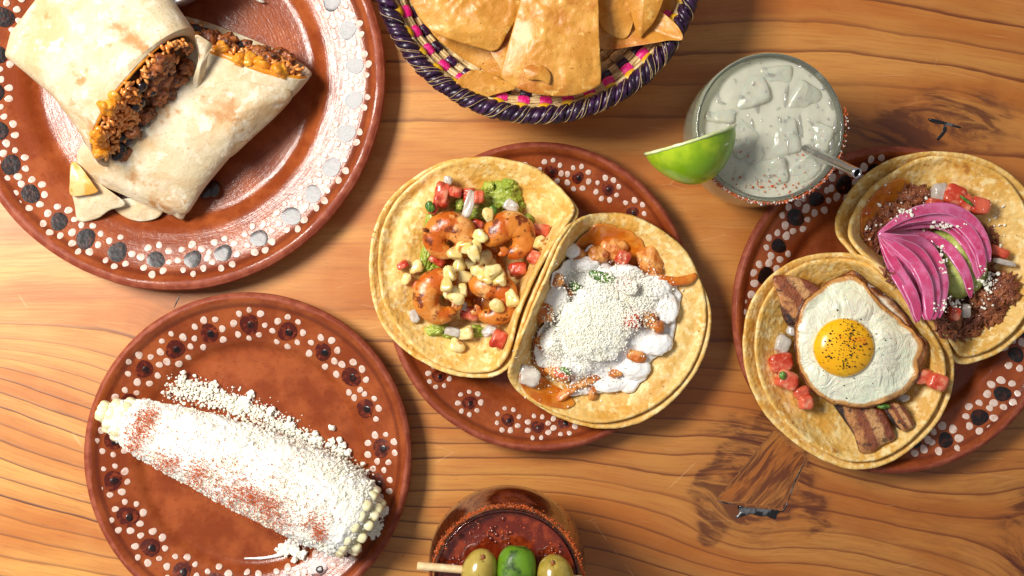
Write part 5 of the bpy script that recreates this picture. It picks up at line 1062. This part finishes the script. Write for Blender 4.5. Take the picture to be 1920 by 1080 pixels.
# blister on the big chip
mb = MB(); v, f, T = patch([(980, 130, 83.5), (995, 122, 83.5), (1020, 124, 83.5), (1032, 140, 83.5), (1030, 158, 83.5), (1012, 150, 83.5), (990, 148, 83.5)], 85.5, thick=1, n=60, m=10, power=1.4, amp=.4, fr=.05, seed=3, jag=.06)
chip_o = [o for o in COL.objects if o.get('label', '').startswith('largest trapezoid')][0]; mb.add(v, f); mb.build('blister', M['chip'], chip_o)

# ------------------------------------------------------------------ margarita
def salt_ring(root, c, r, z, a0, a1, n, seed, cols=('chili', 'cotija'), spread=.0016):
    rg = np.random.RandomState(seed)
    for ci, col in enumerate(cols):
        VV = []; iv, if_ = ico(0)
        for _ in range(n if ci == 0 else n // 2):
            a = rg.uniform(a0, a1); q = rg.randn(); rr_ = r + spread * .7 + abs(rg.randn()) * spread * .5; zz = z - abs(rg.randn()) * spread * 1.6 + .0006; s = rg.choice([.00022, .00035, .0006]) 
            VV.append((iv * s * rg.uniform(.6, 1.3, 3)) @ rotm(*rg.uniform(0, 6, 3)).T + np.array([c[0] + rr_ * math.cos(a), c[1] + rr_ * math.sin(a), zz]))
        FA = np.array(if_); F = (FA[None] + (np.arange(len(VV)) * len(iv))[:, None, None]).reshape(-1, 3); mb = MB(); mb.v = [np.concatenate(VV)]; mb.f = F.tolist(); mb.m = [0] * len(F)
        mb.build('rim_salt', M[col], root, smooth=False, kind='stuff', sp=False)
def liquid(c, zt, prof, seed, mat, root, name='drink', amp=.0012):
    """solid body of liquid with an uneven icy top; prof (r, z) from the top down"""
    n = 120; a = np.linspace(0, 2 * PI, n, endpoint=False); rt = prof[0][0]; rows = []
    for t in np.linspace(.02, 1, 46):
        X = c[0] + rt * t * np.cos(a); Y = c[1] + rt * t * np.sin(a); P3 = np.stack([X, Y, X * 0], -1)
        h = amp * (fbm(P3, 90, 3, seed) + .9 * np.abs(fbm(P3, 55, 2, seed + 4)))
        rows.append(np.stack([X, Y, zt + h * min(1, (1 - t) * 8)], -1))
    for r, z in prof[1:]: rows.append(np.stack([c[0] + r * np.cos(a), c[1] + r * np.sin(a), a * 0 + z], -1))
    V = np.concatenate(rows); f = grid_faces(len(rows), n); f.append(tuple(range(n - 1, -1, -1))); k = (len(rows) - 1) * n; f.append(tuple(k + j for j in range(n)))
    f = [tuple(reversed(q)) for q in f]
    mb = MB(); mb.add(V, f); return mb.build(name, M[mat], root)
def margarita():
    zr = .086; c = W(1443, 238, 86); c = np.array([c[0], c[1], 0.0]); R = mm(139, 86)
    rb = .0365
    # lower body leans the same way, the glass narrows to its foot
    root = empty('drink_glass', c, 'short glass of pale iced margarita with a chilli salt rim', 'drink')
    wall = [(rb - .002, 0.0), (rb + .0035, .002), (rb + .0062, .010), (R * 1.02, .030), (R * 1.025, .050), (R * 1.01, .070), (R, zr), (R - .0011, zr + .001), (R - .0022, zr), (R - .0023, .078), (R - .0022, .062), (R * 1.02 - .0022, .036), (rb + .002, .014), (rb - .006, .009), (.001, .0085)]
    v, f = lathe(wall, c, 128); n = 128; f = f + [tuple(reversed(range(n))), tuple(14 * n + k for k in range(n))]
    mb = MB(); mb.add(v, f); mb.build('glass', M['lightened_glass'], root)
    liquid(c, .0795, [(R - .0020, .0795), (R - .0020, .079), (R - .0018, .062), (R * 1.02 - .0018, .036), (rb + .0024, .0138), (.002, .0082)], 5, 'cocktail', root, amp=.0011)
    rg = random.Random(8)
    for i, (x, y, a, b, h, r) in enumerate([(1500, 190, 74, 60, 22, 60), (1405, 180, 74, 60, 20, 20), (1468, 262, 70, 62, 20, 100), (1385, 262, 66, 60, 18, 50), (1440, 322, 76, 52, 18, 10), (1528, 258, 56, 66, 18, 75), (1452, 142, 66, 40, 18, 5), (1350, 215, 50, 60, 16, 80), (1505, 318, 56, 46, 18, 40)]):
        z = 80.2 - h * .5 + rg.uniform(.3, 1.0)
        v, f = blob(W(x, y, z), (mm(a / 2, 78), mm(b / 2, 78), h * .0005), (rg.uniform(-.3, .3), rg.uniform(-.3, .3), math.radians(r)), k=7, amp=.10, fr=1.6, seed=i, sub=4, octv=3); mb = MB(); mb.add(v, f); mb.build('ice_cube', M['ice'], root)
    # glassy ridges and bubble shapes added on the drink to catch glints
    mb = MB()
    for (x, y, L, an, w) in [(1473, 180, 46, 97, 2.6), (1500, 236, 44, 82, 2.2), (1478, 268, 48, 92, 2.6), (1418, 200, 26, 80, 2.2), (1410, 232, 20, 75, 1.8), (1390, 182, 14, 30, 3), (1350, 192, 24, 20, 2), (1345, 180, 16, 60, 1.8), (1565, 235, 30, 92, 2.2), (1556, 196, 22, 70, 2), (1445, 330, 18, -15, 2), (1395, 330, 16, 80, 2), (1378, 332, 16, 50, 1.8), (1512, 160, 20, 60, 2), (1444, 140, 26, 8, 2), (1368, 238, 16, 70, 1.6), (1520, 230, 26, 50, 1.6), (1463, 226, 14, 60, 2), (1430, 282, 18, 70, 1.6), (1558, 270, 22, 100, 3), (1538, 142, 22, 40, 2), (1330, 215, 14, 80, 1.5)]:
        t = np.linspace(-1, 1, 9); q = math.radians(an); px = x + L / 2 * t * math.cos(q) + 2.2 * t * t; py = y + L / 2 * t * math.sin(q)
        v, f = tube(WV(px, py, np.array(top(px, py)) * .3 + 80.3 * .7 - .3 * t * t), mm(w * 1.5, 78) * np.array([.3, .7, .9, 1, 1, 1, .9, .7, .3]), 10, flat=.9); mb.add(v, f)
    for k in range(90):
        a, q = rg.uniform(0, 6.28), 128 * math.sqrt(rg.random()); x, y = 1443 + q * math.cos(a), 238 + q * math.sin(a); s = rg.choice([.0004, .0006, .001]); v, f = blob(W(x, y, float(top(x, y))), (s * rg.uniform(.8, 1.8), s, s * .6), (0, 0, rg.uniform(0, 3)), sub=1); mb.add(v, f)
    mb.build('bubbles_glints', M['glint_ice'], root, kind='stuff', sp=False)
    salt_ring(root, c, R, zr, math.radians(215), math.radians(338), 700, 4, ('chili', 'cotija'), .0012)
    salt_ring(root, c, R, zr, math.radians(-30), math.radians(15), 60, 5)
    crumbs([(1450, 350, 50, 10, 70, 0), (1440, 310, 60, 30, 18, 0), (1500, 285, 4, 5, 4, 0)], None, 'chilli_flakes', 'chili', (.0002, .00035, .0006), 6, parent=root, sub=0, lift=.5)
    # steel straw
    A, B = W(1482, 264, 66), W(1608, 325, 118)
    ro = empty('metal_straw', (A + B) / 2, 'stainless steel straw leaning out of the margarita glass', 'straw'); d = (B - A) / np.linalg.norm(B - A); L = np.linalg.norm(B - A)
    s = np.linspace(0, 1, 30); rad = .0030 + .00035 * np.exp(-((s - .42) / .02) ** 2); P = A + s[:, None] * (B - A)
    v1, f1 = tube(P, rad, 24, cap=False); v2, f2 = tube(P, rad - .0005, 24, cap=False); k = len(v1)
    f = f1 + [tuple(reversed([q + k for q in t])) for t in f2] + [(29 * 24 + j, 29 * 24 + (j + 1) % 24, k + 29 * 24 + (j + 1) % 24, k + 29 * 24 + j) for j in range(24)]
    mb = MB(); mb.add(np.concatenate([v1, v2]), f); mb.build('straw_tube', M['steel'], ro, sp=False)
    v, f = tube(A + np.linspace(.1, .93, 12)[:, None] * (B - A), .0023, 16); mb = MB(); mb.add(v, f); mb.build('straw_shade', M['steel_shade'], ro, sp=False)  # dark plug stands in for the shade in the hollow straw
margarita()
def lime_wedge(name, e0, e1, z0, z1, half, adir0, adir1, label, mat='lime_peel', bulge=1.0, flesh=True, parent=None):
    """wedge of lime: axis from e0 to e1 (photo px), peel swept between two directions"""
    A, B = W(*e0, z0), W(*e1, z1); ax = (B - A); L = np.linalg.norm(ax); ax /= L
    side = np.cross(ax, [0, 0, 1]); side /= np.linalg.norm(side); upv = np.cross(side, ax)   # side = image-down for left->right axis
    nu, na = 40, 26; u = np.linspace(0, 1, nu); rad = mm(half, z0) * np.sin(PI * np.clip(u, .0, 1)) ** .62
    V = []
    for j in range(na):
        th = math.radians(adir0 + (adir1 - adir0) * j / (na - 1)); d = math.cos(th) * side + math.sin(th) * upv
        V.append(A + u[:, None] * ax * L + rad[:, None] * d)
    V = np.concatenate(V); f = [tuple(reversed(q)) for q in grid_faces(na, nu, False)]
    C = (A + B) / 2; root = empty(name, C, label, 'lime') if parent is None else parent
    mb = MB(); mb.add(V, f); mb.build('peel', M[mat], root)
    # flesh: the two cut planes, inset by the rind, with a white pith line
    mb = MB(); V = []
    core = A + u[:, None] * ax * L
    for j, th in ((0, adir0), (1, adir1)):
        th = math.radians(th); d = math.cos(th) * side + math.sin(th) * upv
        rows = [core + rad[:, None] * d * q for q in (1, .92, .6, .3, 0)]
        off = np.cross(ax, d) * (.0006 if j == 1 else -.0006)
        rows = [r_ + off * (math.sin(q * PI)) for r_, q in zip(rows, (0, .3, .6, .8, 0))]
        mb.add(np.concatenate(rows), grid_faces(5, nu, False), 0)
    mb.build('flesh', M['lime_flesh'], root)
    th = math.radians(adir1); d = math.cos(th) * side + math.sin(th) * upv; back = np.cross(ax, d); back *= -np.sign(back @ side + 1e-9)
    mb = MB(); E = core + rad[:, None] * d + back * .0004; E = E + .0003 * fbm(E, 300, 2, 3)[:, None]; v, f = tube(E, .0010 + .0003 * fbm(E, 500, 2, 5), 7); mb.add(v, f); mb.build('pith', M['lime_flesh'], root)
    return root
lime_wedge('lime_wedge', (1209, 290), (1379, 236), 93, 99, 84, -12, 84, 'bright green lime wedge hanging on the left side of the margarita rim')

# ------------------------------------------------------------------ tomato beer goblet
def michelada():
    c = W(950, 1092, 110); c = np.array([c[0], c[1], 0.0]); R = mm(137, 110); root = empty('drink_goblet', c, 'round goblet of dark red spiced beer with chilli rim at the bottom edge', 'drink')
    Rb = mm(148, 55)
    wall = [(.032, 0), (.034, .002), (.030, .005), (.014, .009), (.016, .014), (.034, .022), (Rb - .004, .036), (Rb, .052), (Rb - .001, .066), (Rb - .0035, .084), (R, .104), (R, .110), (R - .0010, .111), (R - .0020, .110), (R - .0020, .103), (Rb - .0052, .084), (Rb - .0026, .066), (Rb - .0016, .052), (Rb - .0058, .037), (.033, .025), (.012, .018), (.001, .017)]
    n = 128; v, f = lathe(wall, c, n); f = f + [tuple(reversed(range(n))), tuple(21 * n + k for k in range(n))]; mb = MB(); mb.add(v, f); mb.build('glass', M['glass'], root)
    liquid(c, .1045, [(R - .0017, .1045), (R - .0017, .1025), (Rb - .0048, .084), (Rb - .0021, .066), (Rb - .0012, .052), (Rb - .0054, .0365), (.033, .0242), (.011, .0172)], 9, 'michelada', root, 'tomato_beer', amp=.0007)
    salt_ring(root, c, R, .110, 0, 2 * PI, 2600, 7, ('chili', 'meat'), .0017)
    crumbs([(930, 1010, 70, 30, 70, 0), (1000, 1010, 50, 30, 30, 0)], None, 'chilli_flakes', 'chili', (.0002, .0004, .0006), 16, parent=root, sub=0, lift=.1)
    # bubbles
    rg = random.Random(2); mb = MB()
    for k in range(60):
        x, y = rg.choice([(855, 1050), (935, 975), (950, 1010), (905, 990), (870, 1010), (1035, 1035), (925, 1000)]); x += rg.gauss(0, 9); y += rg.gauss(0, 8); s = rg.choice([.0006, .0009, .0014]); v, f = blob(W(x, y, float(top(x, y)) + .1), (s, s, s * .7), sub=1); mb.add(v, f)
    mb.build('bubbles_glints', M['michelada'], root, kind='stuff', sp=False)
    # skewer with olives
    def olive(x, y, rx, ry, rz, label, hole):
        root = empty('olive', W(x, y, 112), label, 'olive', 'green olives on the skewer'); v, f = blob((0, 0, 0), (1, 1, 1), sub=5)
        # dimple at the stem end
        d = np.exp(-((v[:, 0] - hole[0]) ** 2 + (v[:, 1] - hole[1]) ** 2) / .018) * (v[:, 2] > 0); ang = np.arctan2(v[:, 1] - hole[1], v[:, 0] - hole[0]); v = v * (1 - .10 * d * (1 + .5 * np.cos(ang * 5)))[:, None]
        v = v * np.array([mm(rx, 120), mm(ry, 120), mm(rx, 120)]) @ rotm(0, 0, math.radians(rz)).T + W(x, y, 122); mb = MB(); mb.add(v, f); mb.build('olive_flesh', M['olive'], root)
        h = np.array([hole[0] * mm(rx, 120), hole[1] * mm(ry, 120), 0]); zz = math.sqrt(max(0, 1 - hole[0] ** 2 - hole[1] ** 2)) * mm(rx, 120) * .93
        v, f = blob(np.array(W(x, y, 122)) + rotm(0, 0, math.radians(rz)) @ (h + np.array([0, 0, zz])), (.0012, .0016, .0008), sub=2, amp=.4, seed=3); mb = MB(); mb.add(v, f); mb.build('stem_scar', M['meat'], root)
    olive(899, 1074, 34, 46, -12, 'left green olive on the bamboo skewer, touching the lime', (.0, .74))
    olive(1041, 1086, 36, 47, 8, 'right green olive on the skewer, on the far side of the lime', (.0, .74))
    ro = empty('lime_roll', W(968, 1075, 120), 'dark green curled lime slice on the skewer between the two olives', 'lime')
    v, f = blob((0, 0, 0), (mm(37, 122), mm(62, 122), mm(34, 122)), sub=5, amp=.08, k=2.8); v = v @ rotm(0, 0, -.08).T + W(967, 1086, 121); mb = MB(); mb.add(v, f); mb.build('peel', M['lime_dark'], ro)
    A, B = W(783, 1061, 116), W(1092, 1087, 121); s = np.linspace(0, 1, 24); v, f = tube(A + s[:, None] * (B - A), .0024, 10, flat=1.3); mb = MB(); mb.add(v, f)
    mb.build('bamboo_skewer', M['stick'], label='pale bamboo skewer lying across the goblet through the olives and lime', cat='skewer')
michelada()
